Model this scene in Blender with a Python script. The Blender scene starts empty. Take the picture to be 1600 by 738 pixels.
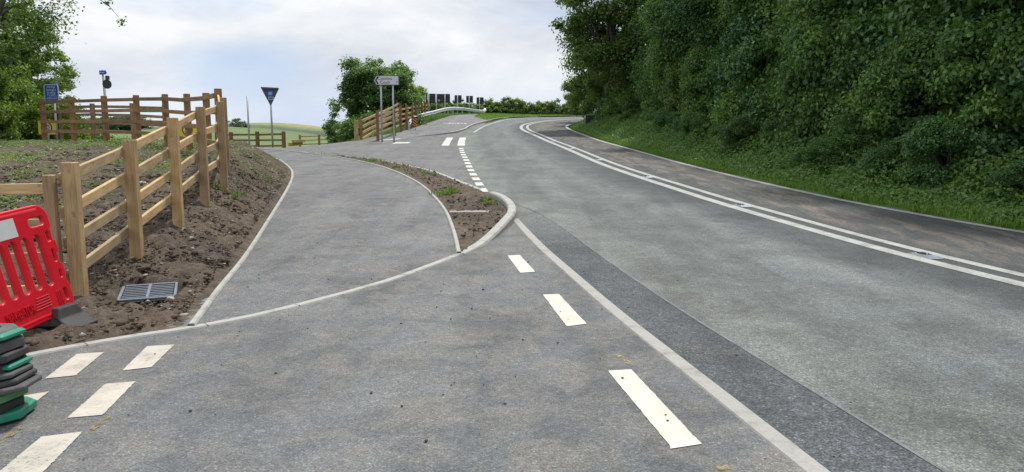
import bpy, bmesh, math, random
import numpy as np
from mathutils import Vector, Matrix
R = math.radians
scene = bpy.context.scene
col = scene.collection

# ------------------------------------------------------------------ camera
F = 1155.0                                   # focal length in photo pixels (photo 1600 x 738)
PITCH = math.atan(154 / F)
CAM_H = 1.6
cd = bpy.data.cameras.new('camera'); cam = bpy.data.objects.new('camera', cd); col.objects.link(cam)
cd.sensor_width = 36; cd.lens = F / 1600 * 36; cd.clip_start = .1; cd.clip_end = 6000
cam.location = (0, 0, CAM_H); cam.rotation_euler = (R(90) - PITCH, 0, 0)
scene.camera = cam
scene.render.resolution_x = 1024; scene.render.resolution_y = 472

# ------------------------------------------------------------------ light
SUN_EL, SUN_AZ = 60, 18                       # azimuth measured from +Y (ahead) towards +X (right)
EXPOSURE = 0.12
world = bpy.data.worlds.new('World'); scene.world = world; world.use_nodes = True
wn = world.node_tree.nodes; wl = world.node_tree.links; wn.clear()
def N(nodes, t, **k):
    n = nodes.new(t)
    for a, b in k.items():
        if a == 'inp':
            for i, v in b.items(): n.inputs[i].default_value = v
        else: setattr(n, a, b)
    return n
sky = N(wn, 'ShaderNodeTexSky', sky_type='NISHITA', sun_disc=False, sun_elevation=R(SUN_EL), sun_rotation=R(SUN_AZ), air_density=1.0, dust_density=1.5)
tc = N(wn, 'ShaderNodeTexCoord')
sep = N(wn, 'ShaderNodeSeparateXYZ'); wl.new(tc.outputs['Generated'], sep.inputs[0])
mp = N(wn, 'ShaderNodeMapping', inp={'Scale': (1, 1, 2.6), 'Location': (.35, .2, .12)}); wl.new(tc.outputs['Generated'], mp.inputs[0])
n1 = N(wn, 'ShaderNodeTexNoise', inp={'Scale': 3.4, 'Detail': 9, 'Roughness': .52, 'Distortion': .25}); wl.new(mp.outputs[0], n1.inputs['Vector'])
n2 = N(wn, 'ShaderNodeTexNoise', inp={'Scale': 2.9, 'Detail': 9, 'Roughness': .56, 'Distortion': .35}); 
mp2 = N(wn, 'ShaderNodeMapping', inp={'Scale': (1, 1, 2.2), 'Location': (2.35, 4.2, 1.1)}); wl.new(tc.outputs['Generated'], mp2.inputs[0]); wl.new(mp2.outputs[0], n2.inputs['Vector'])
cover = N(wn, 'ShaderNodeValToRGB'); cover.color_ramp.elements[0].position = .33; cover.color_ramp.elements[1].position = .50
cover.color_ramp.elements[0].color = (.35, .35, .35, 1)
wl.new(n1.outputs['Fac'], cover.inputs[0])
shade = N(wn, 'ShaderNodeValToRGB')
e = shade.color_ramp.elements; e[0].position = .36; e[0].color = (5.5, 5.95, 6.8, 1); e[1].position = .60; e[1].color = (8.9, 9.05, 9.2, 1)
wl.new(n2.outputs['Fac'], shade.inputs[0])
hz = N(wn, 'ShaderNodeValToRGB'); hz.color_ramp.elements[0].position = 0.0; hz.color_ramp.elements[1].position = .11
hz.color_ramp.elements[0].color = (.7, .7, .7, 1); hz.color_ramp.elements[1].color = (0, 0, 0, 1)
wl.new(sep.outputs[2], hz.inputs[0])
blue = N(wn, 'ShaderNodeMixRGB', blend_type='MIX', inp={0: .75, 2: (4.4, 6.1, 9.0, 1)}); wl.new(sky.outputs[0], blue.inputs[1])
m1 = N(wn, 'ShaderNodeMixRGB'); 
gap = N(wn, 'ShaderNodeVectorMath', operation='DISTANCE'); gm = N(wn, 'ShaderNodeMapping', inp={'Scale': (1, 1, 1.9)}); wl.new(tc.outputs['Generated'], gm.inputs[0]); wl.new(gm.outputs[0], gap.inputs[0]); gap.inputs[1].default_value = (-.325, .944, .068 * 1.9)
gw = N(wn, 'ShaderNodeMath', operation='MULTIPLY_ADD', inp={1: -.22}); wl.new(n1.outputs['Fac'], gw.inputs[0]); wl.new(gap.outputs['Value'], gw.inputs[2])
gr = N(wn, 'ShaderNodeValToRGB'); gr.color_ramp.elements[0].position = -.0; gr.color_ramp.elements[0].color = (.30, .30, .30, 1); gr.color_ramp.elements[1].position = .075; gr.color_ramp.elements[1].color = (1, 1, 1, 1)
gs = N(wn, 'ShaderNodeMath', operation='ADD', inp={1: .085}); wl.new(gw.outputs[0], gs.inputs[0]); wl.new(gs.outputs[0], gr.inputs[0])
cg = N(wn, 'ShaderNodeMixRGB', blend_type='MULTIPLY', inp={0: 1.0}); wl.new(cover.outputs[0], cg.inputs[1]); wl.new(gr.outputs[0], cg.inputs[2]); wl.new(cg.outputs[0], m1.inputs[0]); wl.new(blue.outputs[0], m1.inputs[1]); wl.new(shade.outputs[0], m1.inputs[2])
m2 = N(wn, 'ShaderNodeMixRGB', inp={2: (6.5, 7.3, 8.7, 1)}); wl.new(hz.outputs[0], m2.inputs[0]); wl.new(m1.outputs[0], m2.inputs[1])
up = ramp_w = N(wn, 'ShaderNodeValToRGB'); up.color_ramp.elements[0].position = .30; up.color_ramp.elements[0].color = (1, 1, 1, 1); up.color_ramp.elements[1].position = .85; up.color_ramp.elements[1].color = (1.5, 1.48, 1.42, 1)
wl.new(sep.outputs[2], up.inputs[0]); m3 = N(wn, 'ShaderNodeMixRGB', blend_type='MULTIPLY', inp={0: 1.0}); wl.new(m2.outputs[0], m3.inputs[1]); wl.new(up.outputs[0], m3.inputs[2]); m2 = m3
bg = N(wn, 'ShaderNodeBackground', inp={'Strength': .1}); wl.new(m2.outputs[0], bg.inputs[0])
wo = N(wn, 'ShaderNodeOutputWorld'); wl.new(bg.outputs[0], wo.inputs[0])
sl = bpy.data.lights.new('sun', 'SUN'); sl.energy = 3.2; sl.angle = R(4); sl.color = (1, .95, .87)
so = bpy.data.objects.new('sun', sl); col.objects.link(so)
sd = Vector((math.sin(R(SUN_AZ)) * math.cos(R(SUN_EL)), math.cos(R(SUN_AZ)) * math.cos(R(SUN_EL)), math.sin(R(SUN_EL))))
so.rotation_euler = sd.to_track_quat('Z', 'Y').to_euler(); so.location = sd * 60
vs = scene.view_settings
vs.view_transform = 'Standard'; vs.look = 'None'; vs.gamma = 1; vs.exposure = EXPOSURE; vs.use_curve_mapping = False

# ------------------------------------------------------------------ materials
def mat(name):
    m = bpy.data.materials.new(name); m.use_nodes = True
    nt = m.node_tree; b = nt.nodes['Principled BSDF']
    return m, nt.nodes, nt.links, b
def ramp(nodes, stops):
    r = nodes.new('ShaderNodeValToRGB'); el = r.color_ramp.elements
    while len(el) < len(stops): el.new(.5)
    for k, (p, c) in enumerate(stops):
        el[k].position = p
        el[k].color = (*c, 1) if hasattr(c, '__len__') else (c, c, c, 1)
    return r
def plain(name, c, rough=.6, metal=0, var=.12, scale=6, bump=0, spec=.5, bscale=None):
    m, n, l, b = mat(name)
    g = N(n, 'ShaderNodeNewGeometry'); t = N(n, 'ShaderNodeTexCoord')
    ns = N(n, 'ShaderNodeTexNoise', inp={'Scale': scale, 'Detail': 7, 'Roughness': .62}); l.new(t.outputs['Object'], ns.inputs['Vector'])
    lo = [max(0, x * (1 - var)) for x in c]; hi = [min(1, x * (1 + var)) for x in c]
    r = ramp(n, [(.3, lo), (.7, hi)]); l.new(ns.outputs['Fac'], r.inputs[0]); l.new(r.outputs[0], b.inputs['Base Color'])
    b.inputs['Roughness'].default_value = rough; b.inputs['Metallic'].default_value = metal
    b.inputs['Specular IOR Level'].default_value = spec
    if bump:
        nb = N(n, 'ShaderNodeTexNoise', inp={'Scale': bscale or scale * 6, 'Detail': 5}); l.new(t.outputs['Object'], nb.inputs['Vector'])
        bp = N(n, 'ShaderNodeBump', inp={'Strength': bump, 'Distance': .01}); l.new(nb.outputs['Fac'], bp.inputs['Height']); l.new(bp.outputs[0], b.inputs['Normal'])
    return m
def noise(n, l, src, scale, detail=6, rough=.6, dist=0, stretch=None):
    ns = N(n, 'ShaderNodeTexNoise', inp={'Scale': scale, 'Detail': detail, 'Roughness': rough, 'Distortion': dist})
    if stretch:
        mm = N(n, 'ShaderNodeMapping', inp={'Scale': stretch[:3]})
        if len(stretch) > 3: mm.inputs['Rotation'].default_value = (0, 0, stretch[3])
        l.new(src, mm.inputs[0]); src = mm.outputs[0]
    l.new(src, ns.inputs['Vector']); return ns.outputs['Fac']
def mix(n, l, fac, a, b, mode='MIX'):
    m = N(n, 'ShaderNodeMixRGB', blend_type=mode)
    for i, v in ((0, fac), (1, a), (2, b)):
        if hasattr(v, 'links') or hasattr(v, 'is_linked'): l.new(v, m.inputs[i])
        elif isinstance(v, (int, float)): m.inputs[i].default_value = v
        else: m.inputs[i].default_value = (*v, 1)
    return m.outputs[0]
def asphalt(name, base, dust, dust_lo=.5, dust_hi=.75, spk=.5, agg=1.0, streak=None, uvfn=None, rough=.82):
    """base colour with aggregate speckle, dusty patches, optional lane pattern"""
    m, n, l, b = mat(name)
    g = N(n, 'ShaderNodeNewGeometry').outputs['Position']
    fine = noise(n, l, g, 95 / agg, 3, .75)
    med = noise(n, l, g, 24 / agg, 6, .78)
    big = noise(n, l, g, .9, 8, .62, .6)
    big2 = noise(n, l, g, 2.3, 8, .66, .8, streak)
    r1 = ramp(n, [(.30, 1 - spk), (.5, 1.0), (.70, 1 + spk * 1.3)]); l.new(fine, r1.inputs[0])
    r2 = ramp(n, [(.30, 1 - spk * .62), (.5, 1.0), (.72, 1 + spk * .75)]); l.new(med, r2.inputs[0])
    tb = ramp(n, [(.36, .84), (.64, 1.14)]); l.new(noise(n, l, g, .8, 6, .6, .5, (2.4, .22, 1, .12)), tb.inputs[0]); base = mix(n, l, 1.0, base, tb.outputs[0], 'MULTIPLY')
    r3 = ramp(n, [(.34, .74), (.66, 1.22)]); l.new(big, r3.inputs[0])
    c = mix(n, l, 1.0, base, r3.outputs[0], 'MULTIPLY')
    rd = ramp(n, [(dust_lo, 0), (dust_hi, .75)]); l.new(big2, rd.inputs[0])
    c = mix(n, l, rd.outputs[0], c, dust)
    if uvfn: c = uvfn(n, l, g, c)
    c = mix(n, l, 1.0, c, r1.outputs[0], 'MULTIPLY'); c = mix(n, l, 1.0, c, r2.outputs[0], 'MULTIPLY')
    l.new(c, b.inputs['Base Color']); b.inputs['Roughness'].default_value = rough; b.inputs['Specular IOR Level'].default_value = .35
    low = noise(n, l, g, 7.5, 7, .8, .3); r4 = ramp(n, [(.32, .82), (.5, 1.0), (.68, 1.18)]); l.new(low, r4.inputs[0]); c = mix(n, l, 1.0, c, r4.outputs[0], 'MULTIPLY')
    vo = N(n, 'ShaderNodeTexVoronoi', inp={'Scale': 105 / agg}); l.new(g, vo.inputs['Vector'])
    sv = N(n, 'ShaderNodeSeparateColor'); l.new(vo.outputs['Color'], sv.inputs[0]); rv = ramp(n, [(0, 1 - spk * .8), (.5, 1.0), (.88, 1.03), (.96, 1 + spk * 1.1)]); l.new(sv.outputs[0], rv.inputs[0]); c = mix(n, l, 1.0, c, rv.outputs[0], 'MULTIPLY'); l.new(c, b.inputs['Base Color'])
    bp = N(n, 'ShaderNodeBump', inp={'Strength': .55, 'Distance': .006}); l.new(fine, bp.inputs['Height'])
    bp2 = N(n, 'ShaderNodeBump', inp={'Strength': .35, 'Distance': .012}); l.new(med, bp2.inputs['Height']); l.new(bp.outputs[0], bp2.inputs['Normal'])
    l.new(bp2.outputs[0], b.inputs['Normal'])
    return m
def lane_pattern(n, l, g, c):
    """UV.x: 0 at the left edge, .56 at the double line, 1 at the right edge; worn wheel tracks, dried mud in the far lane"""
    uv = N(n, 'ShaderNodeUVMap', uv_map='uv').outputs[0]
    s = N(n, 'ShaderNodeSeparateXYZ'); l.new(uv, s.inputs[0])
    wob = noise(n, l, g, 1.6, 7, .65, .5)
    wsub = N(n, 'ShaderNodeMath', operation='MULTIPLY_ADD', inp={1: .16, 2: -.08}); l.new(wob, wsub.inputs[0])
    x = N(n, 'ShaderNodeMath', operation='ADD'); l.new(s.outputs[0], x.inputs[0]); l.new(wsub.outputs[0], x.inputs[1])
    r = ramp(n, [(.0, (1.22, 1.2, 1.15)), (.06, (1.16, 1.15, 1.1)), (.13, (.86, .88, .87)), (.19, (1.05, 1.07, 1.06)), (.26, (.93, .95, .95)), (.34, (1.12, 1.13, 1.12)), (.40, (.80, .82, .84)), (.46, (.60, .62, .66)), (.5, (.52, .54, .58)), (.60, (.50, .51, .56)), (.68, (.56, .56, .58)), (.82, (.66, .63, .61)), (1.0, (.44, .44, .47))])
    l.new(x.outputs[0], r.inputs[0])
    c = mix(n, l, 1.0, c, r.outputs[0], 'MULTIPLY')
    # dried mud streaks in the far lane
    st = noise(n, l, g, 1.5, 8, .7, .4, (2.0, .5, 1, .2))
    rm = ramp(n, [(.485, 0), (.60, .75)]); l.new(st, rm.inputs[0])
    rl = ramp(n, [(.60, 0), (.68, 1), (.9, 1), (.97, .1)]); l.new(x.outputs[0], rl.inputs[0])
    k = N(n, 'ShaderNodeMath', operation='MULTIPLY'); l.new(rm.outputs[0], k.inputs[0]); l.new(rl.outputs[0], k.inputs[1])
    return mix(n, l, k.outputs[0], c, (.195, .165, .135))
def edge_fade(n, l, g, c):
    s = N(n, 'ShaderNodeSeparateXYZ'); l.new(g, s.inputs[0]); w = noise(n, l, g, 1.6, 7, .7, .4)
    a = N(n, 'ShaderNodeMath', operation='MULTIPLY_ADD', inp={1: 4.0}); l.new(w, a.inputs[0]); l.new(s.outputs[1], a.inputs[2])
    r = N(n, 'ShaderNodeMapRange', inp={1: 11.8, 2: 14.6}); l.new(a.outputs[0], r.inputs[0]); return mix(n, l, r.outputs[0], c, (.130, .142, .142))
M = {}
M['apron'] = asphalt('apron_tarmac', (.120, .128, .135), (.205, .193, .170), .42, .70, .42)
M['path'] = asphalt('path_tarmac', (.124, .130, .136), (.210, .200, .180), .44, .72, .50, .9)
M['footway'] = asphalt('footway_tarmac', (.155, .158, .165), (.21, .20, .19), .52, .8, .3)
M['edge_strip'] = asphalt('coarse_edge_tarmac', (.076, .084, .092), (.16, .145, .115), .56, .8, .66, 1.1, None, edge_fade)
M['road'] = asphalt('main_road_tarmac', (.124, .137, .138), (.192, .196, .182), .52, .85, .50, 1.0, None, lane_pattern)

def worn_paint(name, c, wear=.36, rough=.6, under=(.17, .17, .17)):
    m, n, l, b = mat(name)
    g = N(n, 'ShaderNodeNewGeometry').outputs['Position']
    a = noise(n, l, g, 46, 9, .85); d = noise(n, l, g, 3.5, 7, .7, .5); am = N(n, 'ShaderNodeMath', operation='MULTIPLY_ADD', inp={1: .30}); l.new(d, am.inputs[0]); l.new(a, am.inputs[2])
    r = ramp(n, [(wear + .15, under), (wear + .24, c)]); l.new(am.outputs[0], r.inputs[0])
    r2 = ramp(n, [(.3, .74), (.7, 1.06)]); l.new(d, r2.inputs[0])
    l.new(mix(n, l, 1.0, r.outputs[0], r2.outputs[0], 'MULTIPLY'), b.inputs['Base Color']); b.inputs['Roughness'].default_value = rough
    return m
M['paint'] = worn_paint('white_road_paint', (.60, .60, .55), .33)
M['paint_fresh'] = worn_paint('fresh_white_paint', (.62, .61, .52), .25)
M['paint_dusty'] = worn_paint('dusty_white_paint', (.54, .505, .435), .36)
M['paint_line'] = worn_paint('line_paint', (.42, .435, .415), .40)
M['seam'] = worn_paint('dusty_seam', (.20, .215, .23), .46, .8, (.13, .14, .145))
def spray():
    m, n, l, b = mat('yellow_spray'); g = N(n, 'ShaderNodeNewGeometry').outputs['Position']
    a = noise(n, l, g, 22, 7, .75); r = ramp(n, [(.46, 0), (.62, .8)]); l.new(a, r.inputs[0])
    b.inputs['Base Color'].default_value = (.48, .36, .12, 1); b.inputs['Roughness'].default_value = .8
    tr = N(n, 'ShaderNodeBsdfTransparent'); mx = N(n, 'ShaderNodeMixShader'); l.new(r.outputs[0], mx.inputs[0]); l.new(tr.outputs[0], mx.inputs[1]); l.new(b.outputs[0], mx.inputs[2])
    l.new(mx.outputs[0], n['Material Output'].inputs[0]); return m
M['spray'] = spray()
def concrete(name, c, joint=.0, dirt=(.16, .14, .12)):
    m, n, l, b = mat(name); g = N(n, 'ShaderNodeNewGeometry').outputs['Position']
    a = noise(n, l, g, 5, 9, .7, .4); f = noise(n, l, g, 60, 5, .7)
    r = ramp(n, [(.3, [x * .66 for x in c]), (.46, c), (.72, [x * 1.12 for x in c])]); l.new(a, r.inputs[0])
    rf = ramp(n, [(.3, .84), (.7, 1.12)]); l.new(f, rf.inputs[0])
    cc = mix(n, l, 1.0, r.outputs[0], rf.outputs[0], 'MULTIPLY')
    rd = ramp(n, [(.56, 0), (.70, .75)]); l.new(noise(n, l, g, 2.6, 8, .7, .5), rd.inputs[0]); cc = mix(n, l, rd.outputs[0], cc, dirt)
    if joint:
        uv = N(n, 'ShaderNodeUVMap', uv_map='uv').outputs[0]; s = N(n, 'ShaderNodeSeparateXYZ'); l.new(uv, s.inputs[0])
        q = N(n, 'ShaderNodeMath', operation='DIVIDE', inp={1: joint}); l.new(s.outputs[1], q.inputs[0])
        fr = N(n, 'ShaderNodeMath', operation='FRACT'); l.new(q.outputs[0], fr.inputs[0])
        ls = N(n, 'ShaderNodeMath', operation='LESS_THAN', inp={1: .014 / joint}); l.new(fr.outputs[0], ls.inputs[0])
        cc = mix(n, l, ls.outputs[0], cc, (.14, .13, .12))
    l.new(cc, b.inputs['Base Color']); b.inputs['Roughness'].default_value = .85
    bp = N(n, 'ShaderNodeBump', inp={'Strength': .4, 'Distance': .004}); l.new(f, bp.inputs['Height']); l.new(bp.outputs[0], b.inputs['Normal'])
    return m
M['kerb'] = concrete('kerb_concrete', (.37, .367, .345), .915)
M['strip'] = concrete('strip_concrete', (.33, .325, .305), 0, (.24, .225, .2))
M['slab'] = concrete('slab_concrete', (.30, .25, .23))
def soil(name, c1, c2, green=0):
    m, n, l, b = mat(name); g = N(n, 'ShaderNodeNewGeometry').outputs['Position']
    a = noise(n, l, g, 6, 10, .72, .3); f = noise(n, l, g, 45, 6, .75)
    r = ramp(n, [(.32, c1), (.66, c2)]); l.new(a, r.inputs[0])
    rf = ramp(n, [(.3, .6), (.5, 1.0), (.72, 1.7)]); l.new(f, rf.inputs[0])
    c = mix(n, l, 1.0, r.outputs[0], rf.outputs[0], 'MULTIPLY')
    big = noise(n, l, g, .6, 6, .6, .4); rb = ramp(n, [(.35, (.78, .78, .82)), (.65, (1.22, 1.16, 1.08))]); l.new(big, rb.inputs[0])
    c = mix(n, l, 1.0, c, rb.outputs[0], 'MULTIPLY')
    if green:
        # a thin film of seedlings on the mound behind the fence
        s = N(n, 'ShaderNodeSeparateXYZ'); l.new(g, s.inputs[0])
        xr = N(n, 'ShaderNodeMapRange', inp={1: -4.6, 2: -6.2, 3: 0, 4: 1}); l.new(s.outputs[0], xr.inputs[0])
        ng = noise(n, l, g, 1.3, 8, .72, .5); rg = ramp(n, [(.44, 0), (.60, green)]); l.new(ng, rg.inputs[0])
        k = N(n, 'ShaderNodeMath', operation='MULTIPLY'); l.new(xr.outputs[0], k.inputs[0]); l.new(rg.outputs[0], k.inputs[1])
        c = mix(n, l, k.outputs[0], c, (.085, .105, .04))
    l.new(c, b.inputs['Base Color']); b.inputs['Roughness'].default_value = .95; b.inputs['Specular IOR Level'].default_value = .2
    bp = N(n, 'ShaderNodeBump', inp={'Strength': .8, 'Distance': .03}); l.new(f, bp.inputs['Height']); l.new(bp.outputs[0], b.inputs['Normal'])
    return m
M['soil'] = soil('soil', (.060, .047, .037), (.158, .132, .106), .42)
M['clod'] = plain('clods', (.108, .083, .065), .95, var=.55, scale=14, spec=.1, bump=.8)
M['stone'] = plain('stones', (.34, .31, .27), .9, var=.3, scale=2)
def ground_mat():
    m, n, l, b = mat('grassland'); g = N(n, 'ShaderNodeNewGeometry').outputs['Position']
    s = N(n, 'ShaderNodeSeparateXYZ'); l.new(g, s.inputs[0])
    a = noise(n, l, g, 1.2, 10, .7, .3); r = ramp(n, [(.3, (.045, .085, .018)), (.55, (.085, .14, .03)), (.75, (.14, .17, .05))]); l.new(a, r.inputs[0])
    # distant fields, by ground distance
    w = noise(n, l, g, .012, 4, .5)
    wy = N(n, 'ShaderNodeMath', operation='MULTIPLY_ADD', inp={1: 90, 2: -45}); l.new(w, wy.inputs[0])
    yy = N(n, 'ShaderNodeMath', operation='ADD'); l.new(s.outputs[1], yy.inputs[0]); l.new(wy.outputs[0], yy.inputs[1])
    mr = N(n, 'ShaderNodeMapRange', inp={1: 0, 2: 1000}); l.new(yy.outputs[0], mr.inputs[0])
    far = ramp(n, [(.05, (.20, .19, .075)), (.11, (.15, .165, .065)), (.20, (.145, .185, .08)), (.31, (.13, .175, .08)), (.335, (.07, .10, .075)), (.55, (.065, .095, .08)), (.575, (.085, .12, .08)), (.59, (.22, .24, .10)), (.64, (.31, .26, .12)), (.78, (.30, .26, .13)), (.99, (.12, .16, .11))])
    l.new(mr.outputs[0], far.inputs[0])
    fn = noise(n, l, g, .12, 8, .65); rf = ramp(n, [(.3, .82), (.7, 1.16)]); l.new(fn, rf.inputs[0])
    fc = mix(n, l, 1.0, far.outputs[0], rf.outputs[0], 'MULTIPLY')
    t = N(n, 'ShaderNodeMapRange', inp={1: 44, 2: 62}); l.new(s.outputs[1], t.inputs[0])
    xl = N(n, 'ShaderNodeMapRange', inp={1: -9.5, 2: -12}); l.new(s.outputs[0], xl.inputs[0])
    k = N(n, 'ShaderNodeMath', operation='MULTIPLY'); l.new(t.outputs[0], k.inputs[0]); l.new(xl.outputs[0], k.inputs[1])
    l.new(mix(n, l, k.outputs[0], r.outputs[0], fc), b.inputs['Base Color']); b.inputs['Roughness'].default_value = .95; b.inputs['Specular IOR Level'].default_value = .15
    return m
M['ground'] = ground_mat()
def wood(name, c, sc=1.0):
    m, n, l, b = mat(name); o = N(n, 'ShaderNodeTexCoord').outputs['Object']
    inf = N(n, 'ShaderNodeObjectInfo')
    va = N(n, 'ShaderNodeVectorMath', operation='ADD'); l.new(o, va.inputs[0]); l.new(inf.outputs['Location'], va.inputs[1])
    uv = N(n, 'ShaderNodeUVMap', uv_map='uv').outputs[0]
    off = N(n, 'ShaderNodeVectorMath', operation='ADD'); l.new(uv, off.inputs[0]); l.new(inf.outputs['Location'], off.inputs[1])
    a = noise(n, l, off.outputs[0], 3.0, 6, .6, .6, (22, 1.2, 6)); k = noise(n, l, off.outputs[0], 2.2, 3, .5, .2, (3, 1.6, 1))
    r = ramp(n, [(.28, [x * .66 for x in c]), (.5, c), (.74, [min(1, x * 1.22) for x in c])]); l.new(a, r.inputs[0])
    rk = ramp(n, [(.66, 0), (.72, .55)]); l.new(noise(n, l, off.outputs[0], 7, 2, .4, 0, (3.5, 1.1, 1)), rk.inputs[0])
    cc = mix(n, l, rk.outputs[0], r.outputs[0], [x * .42 for x in c])
    r2 = ramp(n, [(.3, (.84, .82, .80)), (.7, (1.12, 1.12, 1.1))]); l.new(k, r2.inputs[0])
    cc = mix(n, l, 1.0, cc, r2.outputs[0], 'MULTIPLY')
    ro = ramp(n, [(0, (.74, .76, .80)), (.5, (1.0, .98, .97)), (1, (1.16, 1.12, 1.02))]); l.new(inf.outputs['Random'], ro.inputs[0]); cc = mix(n, l, 1.0, cc, ro.outputs[0], 'MULTIPLY')
    l.new(cc, b.inputs['Base Color']); b.inputs['Roughness'].default_value = .8; b.inputs['Specular IOR Level'].default_value = .25
    bp = N(n, 'ShaderNodeBump', inp={'Strength': .35, 'Distance': .004}); l.new(a, bp.inputs['Height']); l.new(bp.outputs[0], b.inputs['Normal'])
    return m
M['rail'] = wood('pale_softwood', (.50, .37, .215)); M['post'] = wood('tan_softwood', (.45, .315, .175))
M['brown_post'] = wood('brown_treated_wood', (.27, .165, .085)); M['brown_rail'] = wood('brown_treated_rail', (.28, .185, .10))
M['far_rail'] = wood('weathered_rail', (.36, .27, .16))
def leafmat(name, cols, trans=.35, gloss=.45):
    m, n, l, b = mat(name)
    at_ = N(n, 'ShaderNodeAttribute', attribute_name='tint'); oi = N(n, 'ShaderNodeObjectInfo')
    r = ramp(n, [(i / (len(cols) - 1), c) for i, c in enumerate(cols)]); l.new(at_.outputs['Fac'], r.inputs[0])
    ro = ramp(n, [(0, (.82, .88, .85)), (1, (1.18, 1.12, 1.0))]); l.new(oi.outputs['Random'], ro.inputs[0])
    c = mix(n, l, 1.0, r.outputs[0], ro.outputs[0], 'MULTIPLY')
    l.new(c, b.inputs['Base Color']); b.inputs['Roughness'].default_value = gloss; b.inputs['Specular IOR Level'].default_value = .4
    t = N(n, 'ShaderNodeBsdfTranslucent'); c2 = mix(n, l, 1.0, c, (1.3, 1.5, .6), 'MULTIPLY'); l.new(c2, t.inputs[0])
    mx = N(n, 'ShaderNodeMixShader', inp={0: trans}); l.new(b.outputs[0], mx.inputs[1]); l.new(t.outputs[0], mx.inputs[2])
    l.new(mx.outputs[0], n['Material Output'].inputs[0]); return m
M['leaf_dark'] = leafmat('dark_leaves', [(.050, .105, .045), (.074, .148, .054), (.11, .20, .066), (.18, .28, .09)])
M['leaf_mid'] = leafmat('mid_leaves', [(.06, .105, .034), (.09, .155, .045), (.14, .215, .06), (.22, .29, .095)], .4)
M['leaf_ivy'] = leafmat('ivy_leaves', [(.045, .11, .048), (.068, .155, .058), (.10, .205, .068), (.16, .28, .09)], .25, .35)
M['leaf_far'] = leafmat('distant_leaves', [(.07, .12, .09), (.09, .14, .10), (.12, .18, .12), (.15, .2, .13)], .2)
M['leaf_round'] = leafmat('round_tree_leaves', [(.06, .12, .05), (.088, .165, .06), (.13, .22, .075), (.20, .30, .105)], .4)
M['leaf_light'] = leafmat('light_leaves', [(.07, .12, .025), (.11, .18, .035), (.17, .25, .05), (.24, .32, .08)], .45)
M['leaf_shrub'] = leafmat('shrub_leaves', [(.056, .125, .044), (.09, .182, .056), (.135, .245, .068), (.23, .34, .095)])
M['leaf_verge'] = leafmat('verge_leaves', [(.065, .13, .03), (.10, .19, .04), (.15, .26, .055), (.22, .33, .08)], .35)
M['leaf_left'] = leafmat('left_tree_leaves', [(.08, .125, .05), (.12, .18, .065), (.18, .25, .085), (.28, .34, .13)], .45)
M['grass'] = leafmat('grass_blades', [(.07, .14, .025), (.11, .22, .035), (.16, .29, .05), (.26, .33, .11)], .3, .6)
M['bark'] = plain('bark', (.085, .07, .055), .9, var=.4, scale=14, bump=.6)
M['steel'] = plain('galvanised_steel', (.42, .44, .45), .45, .6, .12, 9)
M['rail_steel'] = plain('guardrail_steel', (.62, .64, .66), .38, .55, .1, 4)
M['grey_back'] = plain('grey_sign_back', (.055, .065, .075), .5, 0, .15, 6)
M['dark_back'] = plain('dark_sign_back', (.020, .022, .028), .6, 0, .2, 3)
M['sign_white'] = plain('sign_white', (.62, .62, .66), .4, 0, .05, 3)
M['sign_black'] = plain('sign_black', (.015, .017, .02), .4, 0, .05, 3)
M['sign_blue'] = plain('sign_blue', (.015, .10, .50), .4, 0, .08, 3)
M['sign_yellow'] = plain('sign_yellow', (.75, .68, .02), .45, 0, .06, 3)
M['sign_red'] = plain('sign_red', (.35, .02, .02), .45, 0, .06, 3)
M['orange'] = plain('orange_sheeting', (.75, .25, .02), .4, 0, .06, 3)
M['red_plastic'] = plain('red_barrier_plastic', (.60, .008, .022), .36, 0, .13, 5, .08, .5, 30)
M['red_letters'] = plain('red_moulded_letters', (.56, .0075, .021), .4, 0, .1, 5)
M['reflect'] = plain('grey_reflective_sheet', (.56, .57, .58), .35, 0, .05, 20)
M['rubber'] = plain('recycled_rubber', (.042, .044, .044), .75, 0, .35, 9, .3)
M['rubber_dark'] = plain('dark_rubber', (.035, .035, .037), .7, 0, .3, 9, .2)
M['rubber_grey'] = plain('dusty_grey_rubber', (.095, .098, .098), .8, 0, .3, 7, .3)
M['green_plastic'] = plain('green_plastic', (.02, .23, .15), .5, 0, .25, 8)
M['green_dusty'] = plain('dusty_green_plastic', (.09, .27, .13), .6, 0, .3, 8)
M['iron'] = plain('grate_iron', (.20, .235, .28), .55, .5, .25, 14, .2)
M['hole'] = plain('gully_dark', (.012, .012, .013), .9, 0, .1, 6)
M['wall_white'] = plain('pale_render', (.45, .45, .46), .8)

# ------------------------------------------------------------------ land shape
_HY = np.array([-60, -30, -10, 0, 6, 9, 11.4, 14, 17, 20, 23, 29, 33, 38, 46, 52, 60, 66, 70, 76, 85, 100, 140, 5000.])
_HZ = np.array([-1.6, -.6, -.12, 0, 0, .06, .14, .26, .42, .57, .72, 1.03, 1.22, 1.45, 1.92, 2.27, 2.78, 3.28, 3.5, 3.72, 3.88, 4.0, 4.1, 4.1])
_m = np.zeros_like(_HY); _d = np.diff(_HZ) / np.diff(_HY)
for i in range(1, len(_HY) - 1):
    if _d[i - 1] * _d[i] > 0: _m[i] = 2 * _d[i - 1] * _d[i] / (_d[i - 1] + _d[i])
_m[0] = _d[0]
def H(y):
    y = np.clip(np.asarray(y, float), -60, 4999); k = np.clip(np.searchsorted(_HY, y, 'right') - 1, 0, len(_HY) - 2)
    h = _HY[k + 1] - _HY[k]; t = (y - _HY[k]) / h
    return ((2 * t**3 - 3 * t**2 + 1) * _HZ[k] + (t**3 - 2 * t**2 + t) * h * _m[k] + (-2 * t**3 + 3 * t**2) * _HZ[k + 1] + (t**3 - t**2) * h * _m[k + 1])
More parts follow.
